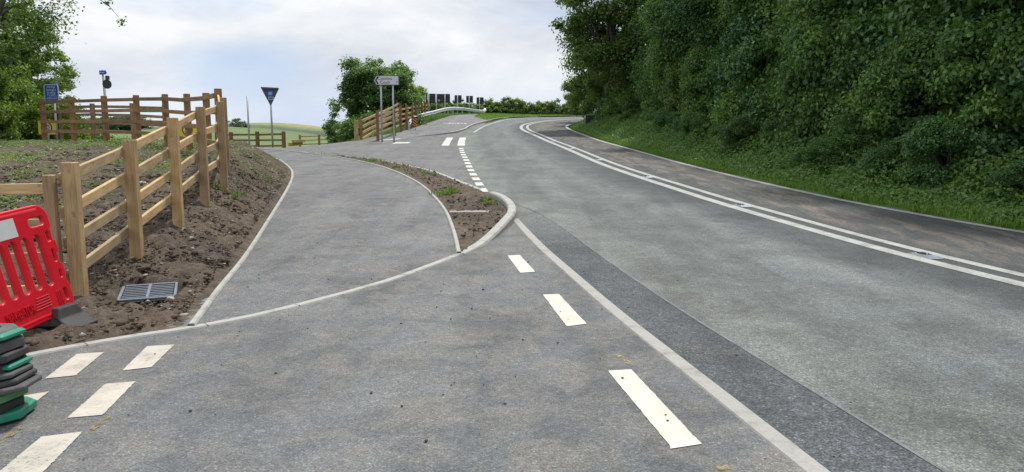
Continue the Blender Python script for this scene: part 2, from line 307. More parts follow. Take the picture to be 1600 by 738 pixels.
def ss(x, a, b):
    t = np.clip((np.asarray(x, float) - a) / (b - a), 0, 1); return t * t * (3 - 2 * t)
# carriageway lines: left edge, double white line, right edge at matched stations
ST = np.array([
 # left edge, double white line, right edge
 [4.0, -9, 10.2, -9, 14.2, -9], [3.07, -3, 8.75, -3, 12.5, -3], [2.10, 3.2, 7.0, 3.2, 10.7, 3.2], [1.31, 8.3, 5.65, 8.0, 9.25, 8.0],
 [.58, 13.0, 4.73, 12.8, 7.55, 13.0], [-.66, 17, 3.98, 17, 6.55, 17.], [-1.40, 23.5, 3.10, 23.5, 5.62, 24], [-2.25, 33, 2.37, 32.5, 4.9, 33],
 [-2.72, 42, 1.68, 41, 4.35, 42], [-2.62, 50, .95, 48.5, 4.00, 49], [-2.15, 57, .90, 54, 4.05, 53.5], [-1.2, 62.8, 1.35, 58, 4.5, 56.5],
 [.2, 66, 2.4, 61.2, 5.6, 59], [2.4, 68.4, 4.3, 63.6, 7.6, 60.8], [6, 70, 7.5, 65.4, 11, 62], [14, 71.5, 15, 67, 19, 63.2], [34, 73.5, 35, 69, 36, 65]])
def catmull(P, n=12):
    P = np.asarray(P, float); Q = np.vstack([2 * P[0] - P[1], P, 2 * P[-1] - P[-2]]); out = []
    for i in range(1, len(Q) - 2):
        p0, p1, p2, p3 = Q[i - 1:i + 3]
        for t in np.linspace(0, 1, n, endpoint=False):
            out.append(.5 * ((2 * p1) + (-p0 + p2) * t + (2 * p0 - 5 * p1 + 4 * p2 - p3) * t * t + (-p0 + 3 * p1 - 3 * p2 + p3) * t**3))
    out.append(P[-1]); return np.array(out)
STF = catmull(ST, 26)
Lc, Cc, Rc = STF[:, :2], STF[:, 2:4], STF[:, 4:6]
def resample(P, ds):
    P = np.asarray(P, float); s = np.r_[0, np.cumsum(np.linalg.norm(np.diff(P, axis=0), axis=1))]
    n = max(2, int(round(s[-1] / ds)) + 1); q = np.linspace(0, s[-1], n)
    return np.stack([np.interp(q, s, P[:, k]) for k in range(P.shape[1])], 1)
def seg_sd(P, x, y):
    """signed distance to a polyline, positive on its left side"""
    x = np.asarray(x, float); y = np.asarray(y, float); best = np.full(x.shape, 1e9); sg = np.ones(x.shape)
    for a, b in zip(P[:-1], P[1:]):
        d = b - a; L2 = d @ d + 1e-12; t = np.clip(((x - a[0]) * d[0] + (y - a[1]) * d[1]) / L2, 0, 1)
        qx = x - a[0] - t * d[0]; qy = y - a[1] - t * d[1]; r = np.hypot(qx, qy); cr = d[0] * (y - a[1]) - d[1] * (x - a[0])
        m = r < best - 1e-9; best = np.where(m, r, best); sg = np.where(m, np.sign(cr), sg)
    return best * sg
KL = np.array([(-3.72, 5.21), (-3.42, 5.49), (-2.73, 6.13), (-3.04, 7.48), (-3.41, 9.27), (-4.15, 12.5), (-5.19, 17.1), (-5.93, 20.), (-6.76, 22.5), (-8.26, 25.9), (-10.9, 30.2), (-14.5, 33.6), (-20, 37), (-34, 42)])
KLx = np.vstack([[(-30, 3.0), (-9, 3.6), (-5.2, 4.5)], KL])
Rlow = Rc[::13]; Llow = Lc[::13]
XE_Y = [26, 29, 31.5, 33.5, 36.5, 39, 42, 48, 56, 70, 90, 160]; XE_X = [-12.5, -11.6, -9.9, -9.0, -8.5, -7.7, -7.9, -8.8, -9.4, -9.6, -10, -12]
def P(x, y):
    """level of the paved land"""
    x = np.asarray(x, float); y = np.asarray(y, float)
    lx = np.interp(y, Lc[:, 1][:340], Lc[:, 0][:340])
    return H(y) + ss(y, 46, 62) * np.clip(.03 * (lx - x), 0, .12)
def vnoise(x, y, seed=0):
    xi = np.floor(x).astype(np.int64); yi = np.floor(y).astype(np.int64); fx = x - xi; fy = y - yi
    def h(a, b):
        n = (a * 374761393 + b * 668265263 + seed * 69069) & 0xffffffff; n = ((n ^ (n >> 13)) * 1274126177) & 0xffffffff; return ((n ^ (n >> 16)) & 0xffff) / 65535.
    u = fx * fx * (3 - 2 * fx); v = fy * fy * (3 - 2 * fy)
    return (h(xi, yi) * (1 - u) + h(xi + 1, yi) * u) * (1 - v) + (h(xi, yi + 1) * (1 - u) + h(xi + 1, yi + 1) * u) * v
def fbm(x, y, o=4, g=.5, seed=0):
    s = 0; a = 1; t = 0
    for k in range(o): s = s + a * vnoise(x * 2**k, y * 2**k, seed + k); t += a; a *= g
    return s / t
def T(x, y):
    """level of the land everywhere"""
    x = np.asarray(x, float); y = np.asarray(y, float); z = P(x, y)
    # mound on the left
    dk = seg_sd(KLx, x, y)
    Mz = np.interp(y, [-20, 4, 6.9, 8.3, 9.8, 11.3, 12.7, 14.3, 17, 21, 26, 28, 44], [-.1, 0, .03, .24, .48, .70, .86, 1.02, 1.20, 1.36, 1.44, 1.40, .2])
    Mz = Mz - .10 * ss(-x, 5.6, 8) * ss(y, 7, 13) * (1 - ss(y, 19, 23))
    tt = np.clip(dk / 1.25, 0, 1); z = np.where(dk > 0, z + (Mz - z) * (tt * (1.25 - .25 * tt) * .55 + .45 * tt * tt * (3 - 2 * tt)), z)
    # fall to the valley left of the plateau
    xe = np.interp(y, XE_Y, XE_X)
    V = np.interp(y, [20, 40, 60, 90, 200, 5000], [1.2, .75, .62, .30, -1.0, -1.0])
    A = lambda cx, cy, sx, sy, am: am * np.exp(-((x - cx) / sx)**2 - ((y - cy) / sy)**2)
    V = V + A(-120, 310, 45, 85, 7.4) + A(-200, 640, 76, 130, 14.0) + A(-520, 720, 190, 160, 17) + A(-330, 560, 80, 120, 8)
    w = ss(y, 29, 31) * (x < xe)
    z = np.where((y > 29) & (x < xe), np.maximum(np.minimum(z, z - .42 * (xe - x) * w), np.minimum(V, z)), z)
    far = ss(xe - x, 10, 40) * ss(y, 60, 100); z = z * (1 - far) + V * far
    # verge and bank on the right
    dr = -seg_sd(Rlow, x, y)
    z = z + np.where(dr > 0, .10 * ss(dr, .1, .6) + .35 * ss(dr, .8, 2.6) + 3.2 * ss(dr, 2.4, 9.0), 0) * (y < 90)
    return z
def Tz(x, y): return float(T(np.array([x]), np.array([y]))[0])
def at(u, v, fn=T):
    """point of the land under a photo pixel"""
    c, s = math.cos(PITCH), math.sin(PITCH); dz = -(v - 369) / F
    d = np.array([(u - 800) / F, c + dz * s, -s + dz * c]); t = np.linspace(2, 90, 9000); p = t[:, None] * d
    z = fn(p[:, 0], p[:, 1]); k = np.argmax(p[:, 2] + CAM_H < z); return np.array([p[k, 0], p[k, 1]])
def zat(v, y): return CAM_H + y * math.tan(-(math.atan((v - 369) / F)) - PITCH)
def xat(u, y): return (u - 800) / F * (y * math.cos(PITCH) + .1)

# ------------------------------------------------------------------ object helpers
def tag(o, label=None, cat=None, group=None, kind=None):
    if label: o['label'] = label
    if cat: o['category'] = cat
    if group: o['group'] = group
    if kind: o['kind'] = kind
    return o
def empty(name, loc, rz=0):
    o = bpy.data.objects.new(name, None); col.objects.link(o); o.location = loc; o.rotation_euler = (0, 0, rz); o.empty_display_size = .2; return o
def mk(name, verts, faces, m, parent=None, smooth=False, uv=None, tint=None, kind=None, loc=None):
    me = bpy.data.meshes.new(name)
    if isinstance(faces, np.ndarray):
        n = len(faces); k = faces.shape[1]
        me.vertices.add(len(verts)); me.vertices.foreach_set('co', np.asarray(verts, np.float32).ravel())
        me.loops.add(n * k); me.loops.foreach_set('vertex_index', faces.astype(np.int32).ravel())
        me.polygons.add(n); me.polygons.foreach_set('loop_start', np.arange(0, n * k, k, dtype=np.int32)); me.polygons.foreach_set('loop_total', np.full(n, k, np.int32))
        me.update(calc_edges=True)
    else: me.from_pydata([tuple(v) for v in verts], [], faces); me.update()
    for mm in (m if isinstance(m, (list, tuple)) else [m]): me.materials.append(mm)
    if smooth: me.polygons.foreach_set('use_smooth', np.ones(len(me.polygons), bool))
    if uv is not None:
        ul = me.uv_layers.new(name='uv'); li = np.zeros(len(me.loops), np.int32); me.loops.foreach_get('vertex_index', li)
        ul.data.foreach_set('uv', np.asarray(uv, np.float32)[li].ravel())
    if tint is not None:
        a = me.attributes.new('tint', 'FLOAT', 'FACE'); a.data.foreach_set('value', np.asarray(tint, np.float32))
    o = bpy.data.objects.new(name, me); col.objects.link(o); o.parent = parent
    if loc is not None: o.location = loc
    if kind: o['kind'] = kind
    return o
def copy_tree(o, parent=None):
    c = o.copy(); col.objects.link(c); c.parent = parent
    for ch in o.children: copy_tree(ch, c)
    return c
class MB:
    def __init__(s): s.v = []; s.f = []; s.uv = []
    def add(s, v, f, uv=None):
        k = len(s.v); s.v += [tuple(map(float, q)) for q in v]; s.f += [tuple(i + k for i in q) for q in f]; s.uv += list(uv) if uv is not None else [(q[0], q[2]) for q in v]; return s
    def bar(s, a, b, w, h, up=(0, 0, 1), bev=.006):
        """bevelled board from a to b: w across, h along up"""
        a = Vector(a); b = Vector(b); d = (b - a).normalized(); up = Vector(up); sx = d.cross(up).normalized(); uz = sx.cross(d).normalized(); L = (b - a).length
        e = min(bev, w * .3, h * .3)
        ring = [(-w/2 + e, -h/2), (w/2 - e, -h/2), (w/2, -h/2 + e), (w/2, h/2 - e), (w/2 - e, h/2), (-w/2 + e, h/2), (-w/2, h/2 - e), (-w/2, -h/2 + e)]
        V = []; U = []; st = [(0, 1 - 2 * e / min(w, h)), (e, 1), (L - e, 1), (L, 1 - 2 * e / min(w, h))]; arc = [0, .1, .12, .22, .24, .34, .36, .46]
        for t, k in st:
            for j, (x, z) in enumerate(ring): V.append(a + d * t + sx * x * k + uz * z * k); U.append((arc[j] * max(w, h) * 8, t))
        Fs = [(i * 8 + j, i * 8 + (j + 1) % 8, (i + 1) * 8 + (j + 1) % 8, (i + 1) * 8 + j) for i in range(3) for j in range(8)]
        Fs += [tuple(range(7, -1, -1)), tuple(24 + j for j in range(8))]
        return s.add(V, Fs, U)
    def box(s, c, d, rz=0, bev=.006):
        c = Vector(c); h = d[2] / 2
        up = Vector((-math.sin(rz), math.cos(rz), 0))
        return s.bar(c - Vector((0, 0, h)), c + Vector((0, 0, h)), d[0], d[1], up, bev)
    def tube(s, pts, rad, n=8, cap=True):
        pts = [Vector(p) for p in pts]; rad = rad if hasattr(rad, '__len__') else [rad] * len(pts); V = []; U = []
        ref = Vector((1, 0, 0)) if abs((pts[-1] - pts[0]).normalized().x) < .8 else Vector((0, 1, 0)); L = 0
        for i, p in enumerate(pts):
            d = (pts[min(i + 1, len(pts) - 1)] - pts[max(i - 1, 0)]).normalized(); a = d.cross(ref).normalized(); b = d.cross(a)
            if i: L += (p - pts[i - 1]).length
            for j in range(n): t = 2 * math.pi * j / n; V.append(p + (a * math.cos(t) + b * math.sin(t)) * rad[i]); U.append((j / n, L))
        Fs = [(i * n + j, i * n + (j + 1) % n, (i + 1) * n + (j + 1) % n, (i + 1) * n + j) for i in range(len(pts) - 1) for j in range(n)]
        if cap: Fs += [tuple(range(n - 1, -1, -1)), tuple((len(pts) - 1) * n + j for j in range(n))]
        return s.add(V, Fs, U)
    def plate(s, pts2, th, xf=None):
        """outline in local XZ, given thickness along Y"""
        n = len(pts2); xf = xf or Matrix()
        V = [xf @ Vector((x, -th / 2, z)) for x, z in pts2] + [xf @ Vector((x, th / 2, z)) for x, z in pts2]
        return s.add(V, [tuple(range(n)), tuple(range(2 * n - 1, n - 1, -1))] + [(i + n, (i + 1) % n + n, (i + 1) % n, i) for i in range(n)][:])
    def build(s, name, m, parent=None, smooth=False, loc=None):
        o = mk(name, s.v, s.f, m, parent, smooth, s.uv, loc=loc)
        bm = bmesh.new(); bm.from_mesh(o.data); bmesh.ops.recalc_face_normals(bm, faces=bm.faces); bm.to_mesh(o.data); bm.free()
        return o
def structure(o): o['kind'] = 'structure'; return o
def grid_faces(nr, nc):
    i = np.arange(nr - 1)[:, None] * nc + np.arange(nc - 1)[None]; i = i.ravel(); return np.stack([i, i + 1, i + nc + 1, i + nc], 1)
def ribbon(name, A, B, m, off=0., nc=2, fn=P, u0=0, u1=1, kind='structure'):
    """surface between two matched polylines"""
    A = np.asarray(A); B = np.asarray(B); t = np.linspace(0, 1, nc)[None, :, None]
    G = A[:, None] * (1 - t) + B[:, None] * t; z = fn(G[..., 0], G[..., 1]) + off
    s = np.r_[0, np.cumsum(np.linalg.norm(np.diff((A + B) / 2, axis=0), axis=1))]
    uv = np.stack([np.broadcast_to(u0 + (u1 - u0) * t[..., 0], G.shape[:2]), np.broadcast_to(s[:, None], G.shape[:2])], -1).reshape(-1, 2)
    v = np.concatenate([G, z[..., None]], -1).reshape(-1, 3); f = grid_faces(len(A), nc)
    a, b, c = v[f[0][0]], v[f[0][1]], v[f[0][2]]
    if np.cross(b - a, c - b)[2] < 0: f = f[:, ::-1]
    return mk(name, v, f, m, uv=uv, kind=kind)
def offset(Pl, d):
    """shift a polyline to its left by d"""
    Pl = np.asarray(Pl, float); g = np.gradient(Pl, axis=0); g /= np.linalg.norm(g, axis=1)[:, None] + 1e-9
    return Pl + np.stack([-g[:, 1], g[:, 0]], 1) * (d if np.isscalar(d) else np.asarray(d)[:, None])
def drape(name, poly, m, off=0., step=.5, fn=P, kind='structure'):
    bm = bmesh.new(); vs = [bm.verts.new((x, y, 0)) for x, y in poly]; fc = bm.faces.new(vs); fc.normal_update()
    if fc.normal.z < 0: fc.normal_flip()
    bmesh.ops.triangulate(bm, faces=bm.faces[:])
    p = np.array(poly); 
    for ax in (0, 1):
        for k in np.arange(math.ceil(p[:, ax].min() / step) * step, p[:, ax].max(), step):
            co = [0, 0, 0]; no = [0, 0, 0]; co[ax] = k; no[ax] = 1
            bmesh.ops.bisect_plane(bm, geom=bm.verts[:] + bm.edges[:] + bm.faces[:], plane_co=co, plane_no=no)
    xy = np.array([v.co[:2] for v in bm.verts]); z = fn(xy[:, 0], xy[:, 1]) + off
    for v, q in zip(bm.verts, z): v.co.z = q
    me = bpy.data.meshes.new(name); bm.to_mesh(me); bm.free(); me.materials.append(m)
    o = bpy.data.objects.new(name, me); col.objects.link(o)
    if kind: o['kind'] = kind
    return o
def sweep(name, line, width, height, m, ds=.3, fn=P, base=-.12, bev=.012, round_=False):
    """kerb: a bevelled section swept along a ground line; height is a number or a function of the fraction along it"""
    L = resample(catmull(line, 8), ds); n = len(L); s = np.r_[0, np.cumsum(np.linalg.norm(np.diff(L, axis=0), axis=1))]
    hh = np.array([height(t) if callable(height) else height for t in s / s[-1]]); z0 = fn(L[:, 0], L[:, 1]); V = []; U = []
    prof = [(-.5, base, 0), (-.5, -bev * 1.5, 1), (-.5 + bev / width, 0, 1), (.5 - bev / width, 0, 1), (.5, -bev * 1.5, 1), (.5, base, 0)]
    for a, b, on in prof:
        Q = offset(L, a * width); V.append(np.c_[Q, z0 + hh + b if on else z0 + b]); U.append(np.c_[np.full(n, a), s])
    V = np.array(V).transpose(1, 0, 2).reshape(-1, 3); U = np.array(U).transpose(1, 0, 2).reshape(-1, 2); f = [tuple(q) for q in grid_faces(n, len(prof))[:, ::-1].tolist()] + [tuple(range(len(prof))), tuple((n - 1) * len(prof) + k for k in range(len(prof)))]
    o = mk(name, V, f, m, uv=U, kind='structure')
    bm = bmesh.new(); bm.from_mesh(o.data); bmesh.ops.recalc_face_normals(bm, faces=bm.faces)
    up = sum(fc.normal.z for fc in bm.faces)
    if up < 0: bmesh.ops.reverse_faces(bm, faces=bm.faces)
    bm.to_mesh(o.data); bm.free(); return o
def inside(poly, x, y):
    poly = np.asarray(poly); r = np.zeros(x.shape, bool); j = len(poly) - 1
    for i in range(len(poly)):
        xi, yi = poly[i]; xj, yj = poly[j]
        c = ((yi > y) != (yj > y)) & (x < (xj - xi) * (y - yi) / (yj - yi + 1e-12) + xi); r ^= c; j = i
    return r

# ------------------------------------------------------------------ ground
xs = np.r_[-2600, -1800, -1300, -1000, np.arange(-800, -100, 12), np.arange(-100, -40, 4), np.arange(-40, -16, 1), np.arange(-16, 16, .5), np.arange(16, 40, 2), np.arange(40, 120, 10), np.arange(120, 900, 60), 1300, 2600]
ys = np.r_[-60, -40, -20, np.arange(-10, 60, .5), np.arange(60, 100, 1.5), np.arange(100, 900, 11), np.arange(900, 1500, 60), 2000, 3000, 4800]
X, Y = np.meshgrid(xs, ys); Z = T(X, Y)
soil_zone = (seg_sd(KLx, X, Y) > -.6) & (Y < 29) & (X > -24)
bank_zone = -seg_sd(Rlow, X, Y)
Z = Z - .045 - .22 * soil_zone - .05 * (np.abs(X) < 6) * (Y < 90) 
Z = Z + np.where((bank_zone > .15) & (Y < 100), .06, 0)
mk('ground', np.stack([X, Y, Z], -1).reshape(-1, 3), grid_faces(*X.shape), M['ground'], smooth=True, kind='structure')

# tarmac: apron in front with the side road, then the path, the strip and the main road, each a sheet a few mm higher
LOW = np.array([(-3.72, 5.21), (-3.42, 5.49), (-3.1, 5.8), (-2.71, 6.11), (-2.32, 6.53), (-1.89, 7.15), (-1.4, 7.95), (-1.07, 8.67), (-.69, 9.61), (-.44, 10.43), (-.22, 11.4), (-.06, 12.34), (.0, 13.1), (-.03, 13.9), (-.17, 14.8), (-.42, 15.7)])
LOWx = np.vstack([[(-12, 3.2), (-7, 3.9), (-5.0, 4.55)], LOW[:]])
KR = np.array([(-.70, 9.62), (-.89, 11.28), (-1.2, 13.44), (-1.61, 15.46), (-2.26, 18.03), (-3.25, 20.92), (-4.48, 23.63), (-6.45, 26.77), (-9.0, 29.6), (-10.9, 31.0), (-14, 34.2)])
ISL = np.array([(-.42, 15.7), (-.75, 16.9), (-1.28, 18.45), (-2.17, 20.92), (-3.17, 22.94), (-4.81, 25.36), (-7.0, 27.9), (-9.0, 29.6)])
edge = list(zip(XE_X, XE_Y))
apron = [(3.2, -8), (3.2, 40), (-2.5, 60), (-9.0, 54), (-8.5, 48), (-7.6, 42), (-7.5, 39), (-8.3, 36.5), (-8.8, 33.7), (-9.7, 31.7), (-13, 33.5), (-13, 31)] + [tuple(p) for p in KL[9:2:-1]] + [tuple(p) for p in LOWx[5::-1]] + [(-12, -8)]
drape('side_road', apron, M['apron'], 0)
pl = [tuple(p) for p in resample(catmull(KL[2:12], 8), .4)]; pr = [tuple(p) for p in resample(catmull(KR, 8), .4)]
drape('path', pl + pr[::-1] + [tuple(p) for p in LOW[8:2:-1]], M['path'], .005)
iL = np.argmin(np.abs(Lc[:, 1] - 12.95))
strip_c = np.array([(3.24, -8), (2.46, -3), (1.47, 3.38), (.81, 7.6), (.40, 10.2), (.05, 12.75)])
sc = resample(catmull(strip_c, 10), .3)
LL = Lc[:iL + 1]; A = np.stack([np.interp(LL[:, 1], sc[:, 1], sc[:, 0]), LL[:, 1]], 1)
ribbon('road_edge_strip', A, LL, M['edge_strip'], .0055, 3)
def main_road():
    t1 = np.linspace(0, 1, 12); rows = []
    u = np.r_[np.linspace(0, .56, 10), np.linspace(.56, 1, 8)[1:]]
    for l_, c_, r_ in zip(Lc, Cc, Rc): rows.append([l_ + (c_ - l_) * (q / .56) if q <= .56 else c_ + (r_ - c_) * ((q - .56) / .44) for q in u])
    G = np.array(rows); z = P(G[..., 0], G[..., 1]) + .0055; v = np.concatenate([G, z[..., None]], -1).reshape(-1, 3)
    s = np.r_[0, np.cumsum(np.linalg.norm(np.diff(Cc, axis=0), axis=1))]
    uv = np.stack([np.broadcast_to(u[None], G.shape[:2]), np.broadcast_to(s[:, None], G.shape[:2])], -1).reshape(-1, 2)
    mk('main_road', v, grid_faces(len(Lc), len(u)), M['road'], uv=uv, kind='structure')
main_road()
# footway beyond the side road, raised by a kerb
FK = np.array([(-8.0, 38.2), (-6.7, 38.9), (-5.4, 41.2), (-4.2, 43.4), (-3.45, 45.3), (-3.1, 48.5), (-3.05, 52), (-2.75, 56.5), (-2.0, 61.2), (-.6, 65.2), (1.9, 68.3), (6, 70.6), (14, 72.2), (30, 74)])
FL = np.array([(-8.1, 39.4), (-6.95, 43.), (-6.6, 47.0), (-6.4, 52), (-6.2, 57), (-5.7, 63), (-4.7, 69), (-3.0, 73.5), (0, 77), (6, 79)])
fkc = resample(catmull(FK[:11], 10), .5); flc = resample(catmull(FL, 10), .5)
def Pf(x, y): return P(x, y)
def foot(off=.10):
    n = 120; a = np.stack([np.interp(np.linspace(0, 1, n), np.linspace(0, 1, len(fkc)), fkc[:, k]) for k in (0, 1)], 1)
    fl2 = resample(catmull(FL[:9], 10), .5); b = np.stack([np.interp(np.linspace(0, 1, n), np.linspace(0, 1, len(fl2)), fl2[:, k]) for k in (0, 1)], 1)
    rise = lambda x, y: P(x, y) + .01 + .09 * ss(y, 39, 45)
    return ribbon('footway', a, b, M['footway'], 0, 8, rise)
foot()
def fkh(t): return .012 + .10 * float(ss(t * 45, 1.5, 7))
sweep('footway_kerb', FK, .13, fkh, M['kerb'], .4)
FP = lambda x, y: P(x, y) + .01 + .09 * ss(y, 39, 45)
# verge between footway and road on the bend
drape('bend_verge', [tuple(p) for p in FK[8:12]] + [(6, 78), (0, 76.6), (-2.2, 73.2), (-3.2, 69), (-3.3, 65)], M['ground'], .11, .8)

# kerbs and edgings
sweep('path_edging', KL[2:12], .065, .03, M['kerb'], .3)
sweep('path_edging', KR[:10], .065, .035, M['kerb'], .3)
sweep('side_road_edging', ISL[1:], .12, .02, M['kerb'], .3)
sweep('apron_kerb', np.vstack([LOWx[:12]]), .105, .012, M['kerb'], .25)
sweep('kerb_nose', LOW[8:], .16, lambda t: .012 + .115 * float(ss(t, .05, .45)) - .02 * float(ss(t, .9, 1)), M['kerb'], .15, bev=.02)
sweep('concrete_strip', strip_c, .135, .010, M['strip'], .4)
# slab set in the island soil
MB().box((-.77, 13.3, Tz(-.77, 13.3) + .030), (.72, .30, .05), R(1)).build('concrete_slab', M['slab'])['kind'] = 'structure'

# ------------------------------------------------------------------ painted lines
OFFM = .0105
def line(name, Pl, w, m, off=OFFM, ds=.35, fn=P, dash=None):
    L = resample(Pl, ds if not dash else .1)
    if not dash: return ribbon(name, offset(L, -w / 2), offset(L, w / 2), m, off, 2, fn)
    s = np.r_[0, np.cumsum(np.linalg.norm(np.diff(L, axis=0), axis=1))]; a, b = offset(L, -w / 2), offset(L, w / 2); V = []; Fc = []
    q = 0
    while q + dash[0] < s[-1]:
        e = []
        for t in np.linspace(q, q + dash[0], 4):
            for c in (a, b): x = np.interp(t, s, c[:, 0]); y = np.interp(t, s, c[:, 1]); e.append((x, y, float(fn(x, y)) + off))
        k = len(V); V += e; Fc += [(k + 2 * i, k + 2 * i + 1, k + 2 * i + 3, k + 2 * i + 2)[::-1] for i in range(3)]; q += dash[0] + dash[1]
    return mk(name, V, Fc, m, kind='structure')
line('double_line', offset(Cc, .215), .215, M['paint_line'])
line('double_line', offset(Cc, -.215), .17, M['paint_line'])
line('edge_line', offset(Rc, .16), .17, M['paint_line'])
line('surface_seam', Lc[(Lc[:, 1] < 12.6)] + [.012, 0], .022, M['seam'], .009)
iE = np.argmax(Lc[:, 1] > 45.5)
line('edge_line', offset(Lc[iE:], -.42), .13, M['paint_line'])
GW = np.array([(-.62, 16.45), (-.92, 19.05), (-1.23, 21.89), (-1.57, 25.36), (-1.88, 28.34), (-2.2, 32.0)])
line('junction_dashes', catmull(GW, 8), .19, M['paint'], dash=(.68, .52))
line('give_way_line', [(-2.27, 33.2), (-2.5, 37), (-2.72, 41.5)], .34, M['paint'], dash=(1.35, .12))
line('give_way_line', [(-2.98, 33.2), (-3.2, 37), (-3.4, 41.2)], .34, M['paint'], dash=(1.35, .12))
def quad(name, px, m, off=.0045, fn=P):
    q = [at(u, v, P) for u, v in px]; n = 40 if q[0][1] < 20 else 6; V = []; jr = random.Random(int(px[0][0])); J = .0016 if n > 6 else 0
    for i in range(n + 1):
        for a, b in ((q[0], q[3]), (q[1], q[2])):
            e_ = J * (2.2 if i in (0, n) else 1); p = a + (b - a) * i / n + np.array([jr.gauss(0, e_), jr.gauss(0, e_)]); V.append((p[0], p[1], float(fn(p[0], p[1])) + off))
    o = mk(name, V, [(2 * i, 2 * i + 1, 2 * i + 3, 2 * i + 2) for i in range(n)], m, kind='structure')
    bm = bmesh.new(); bm.from_mesh(o.data)
    for f in bm.faces:
        f.normal_update()
        if f.normal.z < 0: f.normal_flip()
    bm.to_mesh(o.data); bm.free(); return o
for q in ([(793, 400), (812, 399), (836, 425), (813, 427)], [(848, 461), (873, 460), (917, 507), (886, 511)], [(950, 581), (986, 578), (1097, 697), (1050, 703)]): quad('lane_dash', q, M['paint_fresh'])
for q in ([(120, 554), (163, 551), (118, 588), (70, 593)], [(230, 542), (273, 539), (237, 575), (191, 580)], [(165, 601), (212, 597), (160, 650), (104, 655)], [(64, 684), (129, 677), (60, 748), (-24, 758)], [(20, 622), (78, 612), (50, 634), (-18, 660)]): quad('crossing_bar', q, M['paint_dusty'])
quad('side_road_dash', [(618, 222.8), (642, 222.2), (638, 224.2), (612, 224.8)], M['paint'])
quad('side_road_dash', [(598, 218.8), (628, 216.4), (622, 218.0), (590, 220.3)], M['paint'])
for q in ([(0, 688), (32, 668), (38, 671), (4, 694)], [(140, 672), (168, 652), (175, 653), (148, 674)], [(960, 556), (968, 555), (990, 571), (982, 573)], [(1120, 728), (1142, 730), (1150, 742), (1118, 742)]): quad('spray_mark', q, M['spray'], .007)
line('surface_joint', [(-6.2, 33.2), (-3, 33.0), (-2.0, 33.0)], .05, M['kerb'], .006)
# small letters painted on the footway
def footmark():
    V = []; Fc = []; rr = random.Random(4); x = -5.1; y = 55.3
    while x < -3.3:
        w = rr.uniform(.08, .2)
        for (a, b) in ((x, x + w),):
            k = len(V); h = rr.uniform(.5, 1.0)
            for px_, py_ in ((a, y), (b, y), (b, y + h), (a, y + h)): V.append((px_, py_, float(FP(px_, py_)) + .012))
            Fc.append((k, k + 1, k + 2, k + 3))
        x += w + rr.uniform(.05, .12)
    mk('footway_marking', V, Fc, M['paint'], kind='structure')
footmark()
line('footway_line', [(-5.9, 51.5), (-4.9, 51.0), (-3.7, 50.6)], .09, M['paint'], .012, .2, FP)

# ------------------------------------------------------------------ soil, clods, stones, weeds
GC = sum(at(u, v) for u, v in ((181, 474), (212, 451), (277, 450), (258, 468))) / 4
def soil_sheet(name, poly, step, amp, lift, x0, x1, y0, y1, edge_line_=None):
    gx = np.arange(x0, x1, step); gy = np.arange(y0, y1, step); X, Y = np.meshgrid(gx, gy)
    jx = X + (vnoise(X * 9, Y * 9, 3) - .5) * step * .6; jy = Y + (vnoise(X * 9, Y * 9, 4) - .5) * step * .6
    ins = inside(poly, X, Y); e = np.abs(seg_sd(np.vstack([poly, poly[:1]]), X, Y)); edge_f = np.clip(e / .25, 0, 1)
    r = fbm(X * 2.2, Y * 2.2, 5, .62, 11); r2 = np.abs(fbm(X * 7, Y * 7, 3, .6, 5) - .5) * 2 + .9 * (vnoise(X * 15, Y * 15, 8) - .5)
    Z = T(X, Y) + lift + edge_f * amp * ((r - .5) * 2.6 + r2 * 1.0) - .02 * (1 - edge_f)
    Z = Z - .07 * (1 - ss(np.maximum(np.abs(X - GC[0]) / .30, np.abs(Y - GC[1]) / .36), .85, 1.15))
    f = grid_faces(*X.shape); m = ins.ravel(); keep = m[f].sum(1) >= 3; f = f[keep]
    used = np.unique(f); idx = np.full(X.size, -1); idx[used] = np.arange(len(used))
    v = np.stack([jx, jy, Z], -1).reshape(-1, 3)[used]
    return mk(name, v, idx[f], M['soil'], smooth=True, kind='structure')
KLd = resample(catmull(KL[2:12], 8), .3)
near_poly = np.vstack([[(-13, 2.9), (-8.0, 3.7), (-5.2, 4.5)], KL[:2], KLd, [(-13.5, 29.8), (-24, 29), (-24, 10), (-16, 2.6)]])
soil_sheet('soil_verge', near_poly, .05, .075, .01, -9.5, -2.6, 3, 30)
soil_sheet('soil_mound', near_poly, .12, .08, .005, -23, -9.4, 2.5, 30)
isl_poly = np.vstack([LOW[8:], resample(catmull(ISL, 8), .4)[1:], resample(catmull(KR[:9], 8), .4)[::-1]])
soil_sheet('island_soil', isl_poly, .05, .045, .03, -9.2, .1, 9.3, 29.9)
rng = np.random.default_rng(7)
def scatter(poly, n, x0, x1, y0, y1, margin=.12, dens=None):
    x = rng.uniform(x0, x1, n); y = rng.uniform(y0, y1, n); k = inside(poly, x, y)
    x, y = x[k], y[k]; e = np.abs(seg_sd(np.vstack([poly, poly[:1]]), x, y)); k = e > margin; x, y = x[k], y[k]
    k = np.hypot(x - GC[0], (y - GC[1]) * .8) > .36; x, y = x[k], y[k]
    if dens is not None: k = dens(x, y) > rng.uniform(0, 1, len(x)); x, y = x[k], y[k]
    return x, y
ICO = None
